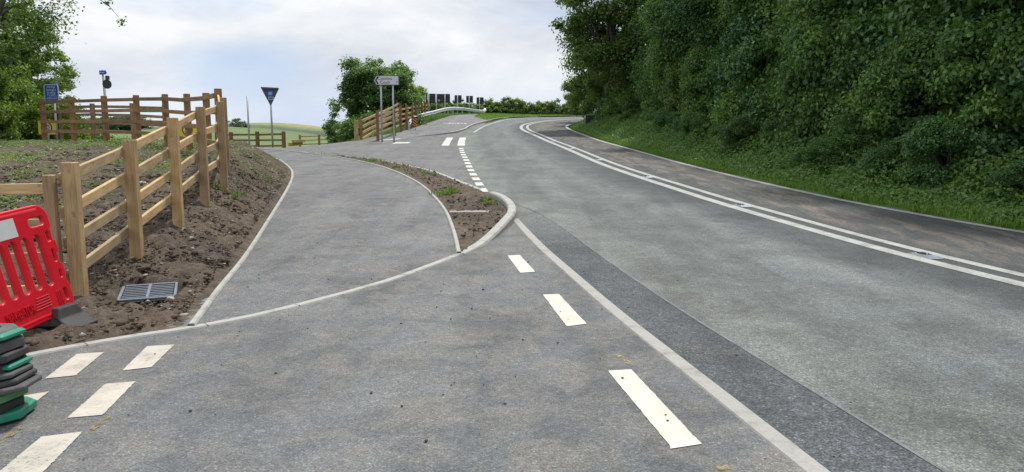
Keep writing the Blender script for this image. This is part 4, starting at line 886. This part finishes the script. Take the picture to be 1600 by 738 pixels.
q = MB(); q.box((0, 0, .5), (.22, .22, 1.6), .2); tag(q.build('fence_post', M['far_rail'], None, loc=ray_pt(557.5, 228, 38.0)), 'short lone timber post at the low end of the slope fence', 'post')
fG = [ray_pt(340, 231, 47), ray_pt(362, 231, 46.5), ray_pt(403, 231, 46), ray_pt(444, 230.5, 45.5)]
fence('field_fence', fG, 'three rail brown fence at the edge of the green field', M['brown_post'], M['brown_rail'], .98, (.19, .16), (.80, .45, .1), rw=(.05, .12))
fH = [ray_pt(469, 226, 60), ray_pt(499, 224.5, 62), ray_pt(528, 223, 64)]
fence('far_field_fence', fH, 'thin pale fence at the edge of the rough yellow field', M['brown_post'], M['far_rail'], .75, (.16, .12), (.62, .30, -.02), rw=(.04, .07))
q = MB(); a_ = ray_pt(453, 226, 47); b_ = Vector(ray_pt(471, 224, 49)) - Vector(a_); q.bar((0, 0, 0), b_, .2, .22); q.bar((.15, .2, .2), b_ + Vector((.1, .3, .16)), .16, .18); tag(q.build('sawn_timber', M['rail'], None, loc=a_), 'pale sawn timbers lying at the end of the field fence', 'timber')
q = MB(); p_ = Vector(ray_pt(377, 230, 75)); q.box((0, 0, .5), (1.45, .8, .75), 0); o = q.build('field_trough', M['wall_white'], None, loc=p_); tag(o, 'low pale trough in the field behind the bare pole', 'trough')

# ------------------------------------------------------------------ signs
def text(name, s_, size, m, parent, loc, rot=(R(90), 0, 0), ext=.002, align='CENTER', sx=1):
    cu = bpy.data.curves.new(name, 'FONT'); cu.body = s_; cu.size = size; cu.extrude = ext; cu.align_x = align; cu.align_y = 'CENTER'; cu.resolution_u = 3
    to = bpy.data.objects.new(name, cu); col.objects.link(to); bpy.context.view_layer.update()
    me = bpy.data.meshes.new_from_object(to.evaluated_get(bpy.context.evaluated_depsgraph_get())); bpy.data.objects.remove(to)
    me.materials.clear(); me.materials.append(m); o = bpy.data.objects.new(name, me); col.objects.link(o); o.parent = parent; o.location = loc; o.rotation_euler = rot; o.scale = (sx, 1, 1); return o
def rrect(w, h, r, n=4, cx=0, cz=0):
    out = []
    for k, (sx, sz) in enumerate([(1, 1), (-1, 1), (-1, -1), (1, -1)]):
        for j in range(n + 1): a = math.pi / 2 * (k + j / n); out.append((cx + sx * (w / 2 - r) + r * math.cos(a), cz + sz * (h / 2 - r) + r * math.sin(a)))
    return out
def circ(r, n=28, cx=0, cz=0): return [(cx + r * math.cos(2 * math.pi * i / n), cz + r * math.sin(2 * math.pi * i / n)) for i in range(n)]
def plate(name, out, th, m, parent, y=0, z=0, x=0):
    q = MB(); q.plate(out, th); return q.build(name, m, parent, loc=(x, y, z))
# direction sign
yS = 36.2; pS = Vector(ray_pt(606, 219, yS)); r = empty('direction_sign', pS, 0); k = yS / F
def SX(u): return xat(u, yS) - pS.x
def SZ(v): return zat(v, yS) - pS.z
for u, vb in ((597.2, 219), (615.8, 217)):
    q = MB(); q.tube([(0, 0, -.3), (0, 0, SZ(120))], .042, 10); q.build('pole', M['steel'], r, True, loc=(SX(u), .07, 0))
L_, R_, T_, B_ = SX(586), SX(626), SZ(118), SZ(133.5); cz = (T_ + B_) / 2; hh = (T_ - B_) / 2
bk = [(L_, cz), (L_ + .13, T_), (R_, T_), (R_, B_), (L_ + .13, B_)]
board = plate('sign_board', bk, .02, M['grey_back'], r)
ins = [(L_ + .05, cz), (L_ + .16, T_ - .03), (R_ - .04, T_ - .03), (R_ - .04, B_ + .03), (L_ + .16, B_ + .03)]
plate('sign_face', ins, .006, M['sign_white'], r, -.013)
plate('arrow', [(L_ + .085, cz), (L_ + .19, T_ - .05), (L_ + .27, T_ - .05), (L_ + .165, cz), (L_ + .27, B_ + .05), (L_ + .19, B_ + .05)], .004, M['sign_black'], r, -.0185)
text('lettering', 'Comins', .22, M['sign_black'], r, (L_ + .56, -.018, cz + .085)); text('lettering', 'Coch', .22, M['sign_black'], r, (L_ + .56, -.018, cz - .10))
plate('sign_mark', rrect(.07, .035, .01), .004, M['sign_black'], r, -.0185, cz - .07, R_ - .12)
tag(r, 'white direction sign reading Comins Coch on two grey poles', 'sign')
# blue bilingual sign
yB = 27.6; pB = Vector(ray_pt(90, 214, yB)); r = empty('blue_sign', pB); w_ = 20 * yB / F; h_ = 27 * yB / F
q = MB(); q.tube([(0, 0, -1), (0, 0, zat(136, yB) - pB.z)], .045, 10); q.build('pole', M['steel'], r, True, loc=(0, .06, 0))
zc = zat(147, yB) - pB.z; plate('sign_board', rrect(w_ + .05, h_ + .05, .05), .02, M['sign_white'], r, 0, zc, -.03); plate('sign_face', rrect(w_ - .01, h_ - .01, .04), .006, M['sign_blue'], r, -.013, zc, -.03)
for j, t_ in enumerate(['Ardal', 'tawelu', 'traffig', 'Traffic', 'calmed', 'area']): text('lettering', t_, .135, M['sign_white'], r, (-.03, -.018, zc + h_ * (.39 - .156 * j)), align='CENTER')
tag(r, 'tall blue sign with white lettering on a pole at the left trees', 'sign')
# speed signs
def speed(u, v0, v1, yD, lab, rz=0, pole=False):
    h_ = (v1 - v0) * yD / F; zc = zat((v0 + v1) / 2, yD); x_ = xat(u, yD); g_ = Tz(x_, yD); g_ = min(g_, zc - h_ / 2 - .1); r = empty('speed_sign', (x_, yD, g_), rz); w_ = 26 * yD / F
    for sx in ((0.0,) if not pole else (-.0,)):
        q = MB(); q.tube([(sx, .05, -.3), (sx, .05, zc - g_ + h_ * .3)], .035, 8); q.build('pole', M['steel'], r, True)
    plate('backing_board', rrect(w_, h_, .02), .015, M['sign_yellow'], r, 0, zc - g_); rd = h_ * .43
    plate('red_ring', circ(rd), .006, M['sign_red'], r, -.012, zc - g_); plate('roundel', circ(rd * .76), .006, M['sign_white'], r, -.016, zc - g_)
    text('lettering', '30', rd * 1.15, M['sign_black'], r, (0, -.021, zc - g_)); return tag(r, lab, 'sign', 'yellow backed speed signs')
speed(77, 189, 210, 27.0, 'yellow backed 30 speed sign below the blue sign'); speed(295.5, 193.5, 213, 27, 'yellow backed 30 speed sign behind the pale fence rails')
# tall pole with finger sign and two sign backs
yF = 27; r = empty('finger_post', (xat(172, yF), yF, 1.3)); zf = lambda v: zat(v, yF) - 1.3
q = MB(); q.tube([(0, 0, -.4), (-.03, 0, zf(110))], .045, 10); q.build('pole', M['steel'], r, True)
q = MB(); q.plate([(-.17, zf(117)), (-.17, zf(110.5)), (.12, zf(110.5)), (.17, zf(113.6)), (.12, zf(117))], .02); o = q.build('finger_board', M['sign_blue'], r, loc=(-.0, -.06, 0)); o.rotation_euler.z = R(-20)
for k_, (a_, w_) in enumerate([(-.11, .07), (-.02, .06), (.05, .05)]): plate('sign_mark', rrect(w_, .05, .01), .004, M['sign_white'], o, -.013, zf(113.8), a_)
plate('small_sign_back', rrect(.14, .14, .02), .02, M['grey_back'], r, .04, zf(121.5), .09).rotation_euler.z = R(25)
plate('round_sign_back', circ(.165), .02, M['grey_back'], r, .04, zf(131.5), .06).rotation_euler.z = R(58)
tag(r, 'tall pole above the brown fence with blue finger board and dark round disc', 'signpost')
# triangle sign seen from behind with blue plates
yT = 32.5; pT = Vector((xat(427, yT), yT, zat(231, yT))); r = empty('give_way_sign', pT); zf = lambda v: zat(v, yT) - pT.z; s_ = yT / F
q = MB(); q.tube([(0, 0, -.4), (-.02, 0, zf(140))], .040, 10); q.build('pole', M['steel'], r, True)
plate('triangle_plate', [(-.40, zf(137)), (-.38, zf(136.2)), (.36, zf(137.6)), (.385, zf(138.8)), (.03, zf(164)), (-.03, zf(164))], .02, M['grey_back'], r, -.06)
plate('top_rib', rrect(.6, .04, .01), .02, M['dark_back'], r, -.075, zf(140.5))
rd = plate('blue_roundel', circ(.13), .01, M['sign_blue'], r, -.082, zf(146.5), .01)
for a_, w_ in ((-.055, .02), (-.01, .035), (.05, .02)): plate('symbol', rrect(w_, .12, .008), .004, M['sign_white'], rd, -.008, 0, a_)
pl_ = plate('blue_plate', rrect(.22, .13, .01), .01, M['sign_white'], r, -.082, zf(154), .03); plate('plate_face', rrect(.18, .09, .01), .004, M['sign_blue'], pl_, -.008)
tag(r, 'dark triangular sign back with small blue plates on a pole', 'sign')
q = MB(); q.tube([(0, 0, -.4), (0, 0, zat(150, 32) - zat(231, 32))], .036, 10); q.tube([(0, 0, 0), (0, 0, .12)], .05, 10); tag(q.build('bare_pole', M['steel'], None, True, loc=(xat(390.5, 32), 32, zat(231, 32))), 'bare grey pole without a sign, left of the triangle sign', 'pole')
# chevron boards seen from behind
def board_back(u0, u1, v0, v1, yD, lab, posts=(0,), rz=0, dots=0):
    x0, x1 = xat(u0, yD), xat(u1, yD); xc = (x0 + x1) / 2; g_ = Tz(xc, yD); r = empty('bend_board', (xc, yD, g_), rz); z0, z1 = zat(v1, yD) - g_, zat(v0, yD) - g_
    q = MB(); q.plate(rrect(x1 - x0, z1 - z0, .05), .03); q.build('panel', M['dark_back'], r, loc=(0, 0, (z0 + z1) / 2))
    for zz in (.25, .75): q = MB(); q.bar((-(x1 - x0) / 2 + .05, 0, 0), ((x1 - x0) / 2 - .05, 0, 0), .03, .06); q.build('stiffener', M['grey_back'], r, loc=(0, -.03, z0 + (z1 - z0) * zz))
    for px_ in posts: q = MB(); q.tube([(0, 0, -.3), (0, 0, z1 - .04)], .05, 8); q.build('pole', M['steel'], r, True, loc=((x1 - x0) * px_, -.09, 0))
    for k in range(dots): plate('fitting', circ(.10, 12), .04, M['steel'], r, -.04, z0 + (z1 - z0) * .27, (k - .5) * .75)
    return tag(r, lab, 'sign', 'dark sign backs along the outside of the bend')
board_back(662.5, 669, 145.3, 161.5, 66, 'dark sign back furthest left, partly behind the round tree', (0,))
board_back(669.5, 681.5, 146.6, 161.5, 68, 'dark sign back second from the left behind the guard rail', (-.35,), 0, 0)
board_back(682, 704, 147, 161, 71, 'widest dark sign back above the guard rail', (-.45, .15), 0, 1)
board_back(711, 722, 149, 160.8, 73, 'dark square sign back right of the widest one', (-.08,))
board_back(729, 739.5, 150, 161, 75, 'dark square sign back in the middle of the three separate squares', (-.05,))
board_back(745, 756, 152.3, 163, 77, 'small dark square sign back furthest right', (-.08,))
# dark board at the inside of the bend
yD = 50; x0, x1 = xat(914.5, yD), xat(936, yD); g_ = Tz((x0 + x1) / 2, yD); r = empty('dark_board', ((x0 + x1) / 2, yD, g_ - .1), .0); g_ -= .1
z0, z1 = zat(194.8, yD) - g_, zat(180.6, yD) - g_; z0 = max(z0, .02)
q = MB(); q.plate(rrect(x1 - x0, z1 - z0, .02), .06); q.build('panel', M['sign_black'], r, loc=(0, 0, (z0 + z1) / 2))
q = MB()
for a_ in (-.35, .35): q.box(((x1 - x0) * a_, .07, z1 / 2 - .1), (.07, .07, z1 + .2))
q.build('legs', M['dark_back'], r); q = MB(); q.bar((-(x1 - x0) / 2, 0, 0), ((x1 - x0) / 2, 0, 0), .05, .05); q.build('top_trim', M['grey_back'], r, loc=(0, -.02, z1 - .03))
tag(r, 'black rectangular board low in the verge at the inside of the bend', 'sign')

# ------------------------------------------------------------------ guard rail
def guard():
    ctl = [(-6.5, 47.2, .36), (-6.75, 50, .48), (-6.8, 53.5, .52), (-6.6, 58, .55), (-6.1, 63, .56), (-5.5, 68, .56), (-4.8, 71.5, .52), (-4.1, 74, .40), (-3.5, 75.5, .30), (-2.9, 76.6, .28)]
    L = resample(catmull([c[:2] for c in ctl], 10), .5); hs = np.interp(L[:, 1], [c[1] for c in ctl], [c[2] for c in ctl]); z = FP(L[:, 0], L[:, 1]) + hs
    r = empty('guard_rail', (L[0][0], L[0][1], z[0])); o = r.location
    prof = [(0, .155), (.03, .14), (.08, .10), (.08, .06), (.02, .02), (.02, -.02), (.08, -.06), (.08, -.10), (.03, -.14), (0, -.155), (-.012, -.14), (.06, -.095), (.06, -.065), (.0, -.02), (.0, .02), (.06, .065), (.06, .095), (-.012, .14)]
    V = []
    for a, b in prof: Q = offset(L, -a); V.append(np.c_[Q[:, 0] - o.x, Q[:, 1] - o.y, z + b - o.z])
    V = np.array(V).transpose(1, 0, 2).reshape(-1, 3); n = len(L); m_ = len(prof)
    f = [(i * m_ + j, i * m_ + (j + 1) % m_, (i + 1) * m_ + (j + 1) % m_, (i + 1) * m_ + j) for i in range(n - 1) for j in range(m_)]
    q = MB(); q.add(V, f); q.build('rail_beam', M['rail_steel'], r)
    for t in np.linspace(.06, .96, 17):
        i = int(t * (n - 1)); q = MB(); h_ = hs[i] + .35; q.box((0, 0, -h_ / 2 + .06), (.10, .07, h_)); q.build('post', M['steel'], r, loc=(L[i][0] - o.x - .10, L[i][1] - o.y, z[i] - o.z))
    q = MB(); q.box((0, 0, 0), (.06, .14, .36)); q.box((0, -.04, -.33), (.10, .10, .5)); q.build('end_plate', M['rail_steel'], r, loc=(0, -.12, 0))
    e_ = Vector((L[-1][0], L[-1][1], z[-1])) - o; q = MB(); q.tube([(-.1, -.1, -.25), (.0, 0, .0), (.22, .1, .22)], [.16, .18, .15], 10); q.build('flared_end', M['rail_steel'], r, True, loc=e_)
    tag(r, 'curved galvanised guard rail outside the bend', 'guard rail')
guard()
# striped marker at its near end
p_ = Vector((xat(649.5, 46.8), 46.8, 0)); p_.z = Tz(p_.x, p_.y); r = empty('hazard_marker', p_); zf = lambda v: zat(v, 46.8) - p_.z
z0, z1 = zf(198), zf(182.5); w_ = 8 * 46.8 / F; q = MB(); q.plate(rrect(w_, z1 - z0, .02), .03); pn = q.build('panel', M['sign_black'], r, loc=(0, 0, (z0 + z1) / 2))
def stripes():
    q = MB(); W_, H_ = w_ * .94, (z1 - z0) * .96; n = 4; p = H_ / 3.2
    for i in range(-1, 5):
        c0 = -H_ / 2 + i * p; poly = [(-W_ / 2, c0 + W_ * .8), (W_ / 2, c0), (W_ / 2, c0 + p * .5), (-W_ / 2, c0 + W_ * .8 + p * .5)]
        poly = [(x, min(max(z, -H_ / 2), H_ / 2)) for x, z in poly]
        if max(z for x, z in poly) - min(z for x, z in poly) > .04: q.plate(poly, .006)
    q.build('stripes', M['orange'], pn, loc=(0, -.02, 0))
stripes(); q = MB(); q.box((0, 0, 0), (.06, .06, z0 + .5)); q.build('post', M['steel'], r, loc=(0, .05, z0 / 2)); tag(r, 'small orange and black striped marker at the near end of the guard rail', 'marker')

# ------------------------------------------------------------------ road studs
for i, (y_) in enumerate([9.45, 14.3, 19.6, 25.2, 31, 37]):
    j = np.argmin(np.abs(Cc[:, 1] - y_)); x_ = Cc[j, 0]; g = Cc[j + 1] - Cc[j]; rz = math.atan2(g[1], g[0]) - math.pi / 2
    if i == 0:
        r = empty('road_stud', (0, 0, 0)); q = MB(); q.add([(-.08, -.16, 0), (.08, -.16, 0), (.08, .16, 0), (-.08, .16, 0), (-.055, -.09, .022), (.055, -.09, .022), (.055, .09, .022), (-.055, .09, .022)], [(4, 5, 6, 7), (0, 1, 5, 4), (1, 2, 6, 5), (2, 3, 7, 6), (3, 0, 4, 7)]); q.build('casting', M['iron'], r)
        q = MB(); q.box((0, 0, .024), (.07, .11, .02)); q.build('rubber_insert', M['hole'], r)
        q = MB(); q.box((-.02, -.058, .03), (.02, .008, .012), 0, .001); q.box((.02, -.058, .03), (.02, .008, .012), 0, .001); q.build('lens', M['sign_white'], r); st0 = r
    else: r = copy_tree(st0)
    r.location = (x_, y_, float(P(x_, y_)) + .006); r.rotation_euler.z = rz; r.scale = (1.25, 1.5, 1.3)
    tag(r, ORD[i] + ' cat\'s eye stud between the double white lines, counted from the camera', 'road stud', 'road studs between the double lines')

# ------------------------------------------------------------------ gully grate in the soil
def grate():
    q = [at(u, v) for u, v in ((181, 474), (212, 451), (277, 450), (258, 468))]; c = sum(q) / 4; z = Tz(*c) + .03
    r = empty('drain_grate', (c[0], c[1], z)); a, b, c2, d = [Vector((p[0] - c[0], p[1] - c[1], 0)) for p in q]
    ex = ((d - a) + (c2 - b)).normalized(); wx = .49; ey = Vector((-ex.y, ex.x, 0)); wy = .62; tl = Matrix.Rotation(R(3), 4, 'X')
    def Pt(s, t): return ex * (s - .5) * wx + ey * (t - .5) * wy + Vector((0, 0, (t - .5) * .02))
    f = MB()
    for s0, t0, s1, t1 in ((0, 0, 0, 1), (1, 0, 1, 1), (0, 0, 1, 0), (0, 1, 1, 1)): f.bar(Pt(s0, t0), Pt(s1, t1), .028, .02)
    f.bar(Pt(.5, 0), Pt(.5, 1), .03, .026); f.build('frame', M['iron'], r)
    for i in range(1, 8):
        for s0, s1 in ((.04, .47), (.53, .96)): w = MB(); w.bar(Pt(s0, i / 8), Pt(s1, i / 8), .022, .008); w.build('bar', M['iron'], r)
    h = MB(); h.add([Pt(0, 0) - Vector((0, 0, .03)), Pt(1, 0) - Vector((0, 0, .03)), Pt(1, 1) - Vector((0, 0, .03)), Pt(0, 1) - Vector((0, 0, .03))], [(0, 1, 2, 3)]); h.build('gully_pot', M['hole'], r)
    tag(r, 'square iron gully grate set in the bare soil', 'drain grate')
grate()

# ------------------------------------------------------------------ red plastic barrier
def curve_plate(name, splines, ext, bev, m, parent, mw, res=3):
    cu = bpy.data.curves.new(name, 'CURVE'); cu.dimensions = '2D'; cu.fill_mode = 'BOTH'; cu.extrude = ext; cu.bevel_depth = bev; cu.bevel_resolution = res
    for pts in splines:
        s_ = cu.splines.new('POLY'); s_.points.add(len(pts) - 1); s_.use_cyclic_u = True
        for p, q in zip(s_.points, pts): p.co = (q[0], q[1], 0, 1)
    o = bpy.data.objects.new(name, cu); col.objects.link(o); bpy.context.view_layer.update()
    me = bpy.data.meshes.new_from_object(o.evaluated_get(bpy.context.evaluated_depsgraph_get())); bpy.data.objects.remove(o)
    me.materials.clear(); me.materials.append(m); 
    o = bpy.data.objects.new(name, me); col.objects.link(o); o.parent = parent; o.matrix_local = mw; return o
def barrier():
    br = Vector((-3.74, 6.18, .165)); bl = Vector((-3.89, 4.25, .02))      # bottom right and left corners
    d = (br - bl).normalized(); lean = R(11); side = Vector((0, 0, 1)).cross(d).normalized()   # towards -x
    up = (Vector((0, 0, 1)) * math.cos(lean) + side * math.sin(lean)); up = (up - d * up.dot(d)).normalized(); n = d.cross(up).normalized()
    r = empty('plastic_barrier', (br.x, br.y, 0)); o = r.location
    # local x runs from the right end to the left, y up
    mw = Matrix(((-d.x, up.x, n.x, br.x - o.x), (-d.y, up.y, n.y, br.y - o.y), (-d.z, up.z, n.z, br.z - o.z), (0, 0, 0, 1)))
    if mw.to_3x3().determinant() < 0: mw = Matrix(((-d.x, up.x, -n.x, br.x - o.x), (-d.y, up.y, -n.y, br.y - o.y), (-d.z, up.z, -n.z, br.z - o.z), (0, 0, 0, 1)))
    Lb, Hb = 1.95, .90
    def rp(x0, y0, x1, y1, r_, sk=0, n_=5):
        out = []; w, h = x1 - x0, y1 - y0; cx, cy = (x0 + x1) / 2, (y0 + y1) / 2; r_ = min(r_, w / 2 - 1e-4, h / 2 - 1e-4)
        for k, (sx, sy) in enumerate([(1, 1), (-1, 1), (-1, -1), (1, -1)]):
            for j in range(n_ + 1):
                a = math.pi / 2 * (k + j / n_); px_ = cx + sx * (w / 2 - r_) + r_ * math.cos(a); py_ = cy + sy * (h / 2 - r_) + r_ * math.sin(a); out.append((px_, py_))
        return out
    outl = rp(0, 0, Lb, Hb, .11, n_=7)
    # notched interlocking edge on the right end
    outl = [(x + (.028 if x < .02 and .30 < y < .66 else 0), y) for x, y in outl]
    k = min(range(len(outl)), key=lambda i: abs(outl[i][0]) + abs(outl[i][1] - (Hb - .11)))
    notch = [(0, .72), (.02, .70), (.028, .60), (0, .585), (0, .50), (.028, .485), (.028, .40), (0, .38), (0, .30), (.018, .28), (.018, .24), (0, .22)]
    j = next(i for i in range(len(outl)) if outl[i][0] < .001 and outl[i][1] > .5); outl = outl[:j + 1] + notch + outl[j + 1:]
    holes = [rp(.045, Hb - .17, .235, Hb - .075, .04), rp(.035, .075, .10, .20, .03), rp(.03, .27, .075, .36, .02), rp(.035, .41, .085, .54, .02), rp(.03, .585, .09, .69, .02)]
    x = .145
    while x < Lb - .15: holes.append(rp(x, .235, x + .094, .685, .045)); x += .135
    body = curve_plate('body', [outl] + holes, .007, .014, M['red_plastic'], r, mw)
    ml = lambda x, y, z=0: mw @ Matrix.Translation((x, y, z))
    # thick moulded tubes: top rail, bottom rail
    for y_, rad in ((Hb - .028, .026), (.028, .026)):
        q = MB(); q.tube([(.10, y_, 0), (Lb - .1, y_, 0)], rad, 10); ob = q.build('moulded_edge', M['red_plastic'], r, True); ob.matrix_local = mw
    z_ = .0225 if (mw.to_3x3() @ Vector((0, 0, 1))).x > 0 else -.0225
    for x0 in (.37, 1.35):
        q = MB(); q.add([(x0, .70, z_), (x0 + .20, .70, z_), (x0 + .20, .85, z_), (x0, .85, z_)], [(0, 1, 2, 3)]); ob = q.build('reflective_panel', M['reflect'], r); ob.matrix_local = mw
    for i in range(5): q = MB(); q.bar((.26, .10 + i * .022, z_), (.44 - .008 * i, .10 + i * .022, z_), .006, .008, bev=.001); ob = q.build('moulded_rib', M['red_plastic'], r); ob.matrix_local = mw
    for i in range(3): q = MB(); q.bar((.125 + i * .024, .06, z_), (.125 + i * .024, .19, z_), .006, .008, (1, 0, 0), bev=.001); ob = q.build('moulded_rib', M['red_plastic'], r); ob.matrix_local = mw
    sgn = 1 if z_ > 0 else -1
    t = text('lettering', 'NAVIGATOR', .105, M['red_letters'], r, (0, 0, 0), (0, 0, 0), .007)
    t.matrix_local = mw @ Matrix.Translation((.60, .125, z_)) @ (Matrix.Rotation(math.pi, 4, 'Y') if sgn < 0 else Matrix()) @ Matrix.Diagonal((.50, 1, 1, 1))
    # feet: saddle shaped rubber blocks across the panel
    for xx in (.17, 1.72):
        c = (mw @ Vector((xx, 0, 0))); gz = Tz(c.x + o.x, c.y + o.y) + .035; q = MB(); nn = n.copy(); nn.z = 0; nn.normalize(); dd = Vector((d.x, d.y, 0)).normalized(); tip = c.z + .015 - gz
        tip += .05; prof = [(-.25, 0), (-.25, .025), (-.18, .035), (-.11, .08), (-.07, tip), (.07, tip), (.10, .09), (.16, .045), (.25, .03), (.25, 0)]
        V = [nn * a + dd * s_ * (.15 if abs(a) < .2 else .11) * (1 if b < .1 else .75) + Vector((0, 0, b)) for s_ in (-1, 1) for a, b in prof]; m_ = len(prof)
        q.add(V, [tuple(range(m_)), tuple(range(2 * m_ - 1, m_ - 1, -1))] + [(i, (i + 1) % m_, (i + 1) % m_ + m_, i + m_) for i in range(m_)]); fo = q.build('foot', M['rubber_dark'], r, loc=(c.x, c.y, gz)); fo.location = (c.x, c.y, gz)
        bv_ = fo.modifiers.new('b', 'BEVEL'); bv_.width = .01; bv_.segments = 2
        h_ = MB(); h_.tube([nn * .21 * sg + Vector((0, 0, -.0)) for sg in (1,)] + [nn * .21 + Vector((0, 0, .034))], .018, 10); h_.build('foot_hole', M['hole'], fo)
    tag(r, 'red plastic pedestrian barrier with a grey reflective square, leaning by the fence', 'barrier')
barrier()

# ------------------------------------------------------------------ stack of barrier blocks
def block(name, c, L_, W_, h, rz, tilt, m, label, lugs=None):
    r = empty(name, c, rz); r.rotation_euler.x = tilt[0]; r.rotation_euler.y = tilt[1]
    c_ = .07; o8 = [(L_/2, -W_/2 + c_), (L_/2, W_/2 - c_), (L_/2 - c_, W_/2), (-L_/2 + c_, W_/2), (-L_/2, W_/2 - c_), (-L_/2, -W_/2 + c_), (-L_/2 + c_, -W_/2), (L_/2 - c_, -W_/2)]
    q = MB(); V = []
    for z, k in ((0, .97), (.006, 1), (h - .01, 1.0), (h, .965)): V += [(x * k, y * k, z) for x, y in o8]
    q.add(V, [(i * 8 + j, i * 8 + (j + 1) % 8, (i + 1) * 8 + (j + 1) % 8, (i + 1) * 8 + j) for i in range(3) for j in range(8)] + [tuple(range(7, -1, -1)), tuple(24 + j for j in range(8))])
    o = q.build('body', m, r); b = o.modifiers.new('b', 'BEVEL'); b.width = .006; b.segments = 2
    for k in (-1, 1):
        q = MB(); q.box((k * L_ * .3, 0, h + .003), (.09, .16, .012)); q.build('socket', M['hole'], r)
    if lugs:
        for k, (a, s_) in enumerate(((0, 1), (math.pi, 1))):
            q = MB(); q.box((math.cos(a) * (L_ / 2 - .03), 0, h * .55), (.13, W_ * .62, h * .62), 0, .01); q.build('end_cap', lugs, r)
    return tag(r, label, 'barrier block', 'stacked barrier blocks')
bx0, by0 = -2.985, 4.06
lay = [('green_plastic', .052, 'bottom green block of the stack, resting on the tarmac', None, .0), ('rubber', .060, 'dark block directly on the bottom green block', None, -.045), ('green_dusty', .052, 'dusty pale green block, third from the bottom of the stack', None, -.01),
       ('rubber_grey', .034, 'thin grey block sticking out furthest, above the pale green one', None, .06), ('rubber', .034, 'thin black block in the middle of the stack', None, .03), ('rubber_grey', .032, 'tilted thin grey block just below the middle green cap', None, .015),
       ('rubber', .055, 'black block with the green end cap in the middle of the stack', 'green_plastic', -.03), ('rubber', .050, 'black block under the grey upper one', None, .0), ('rubber_grey', .058, 'worn grey block second from the top of the stack', None, -.01), ('rubber_grey', .055, 'top grey block of the stack with green end caps', 'green_plastic', -.035)]
z = .012
for i, (m_, h_, lab, lug, dx) in enumerate(lay):
    rq = random.Random(i + 40); block('barrier_block', (bx0 + dx - .14, by0 + rq.uniform(-.02, .02), z), .66, .34, h_, R(rq.uniform(-9, 14)), (R(rq.uniform(-1.2, 1.2)), R(-1.2 if i in (3, 4, 5) else rq.uniform(-.8, .8))), M[m_], lab, M[lug] if lug else None); z += h_ + .004
r = empty('cone_base', (bx0 - .075, by0, z + .004)); q = MB(); q.tube([(0, 0, 0), (0, 0, .03), (0, 0, .05)], [.13, .12, .075], 16); q.build('rim', M['red_plastic'], r, True); q = MB(); q.tube([(0, 0, .035), (0, 0, .06)], [.07, .05], 14); q.build('neck', M['red_plastic'], r, True); tag(r, 'red rounded plastic piece lying on top of the block stack', 'plastic cap')
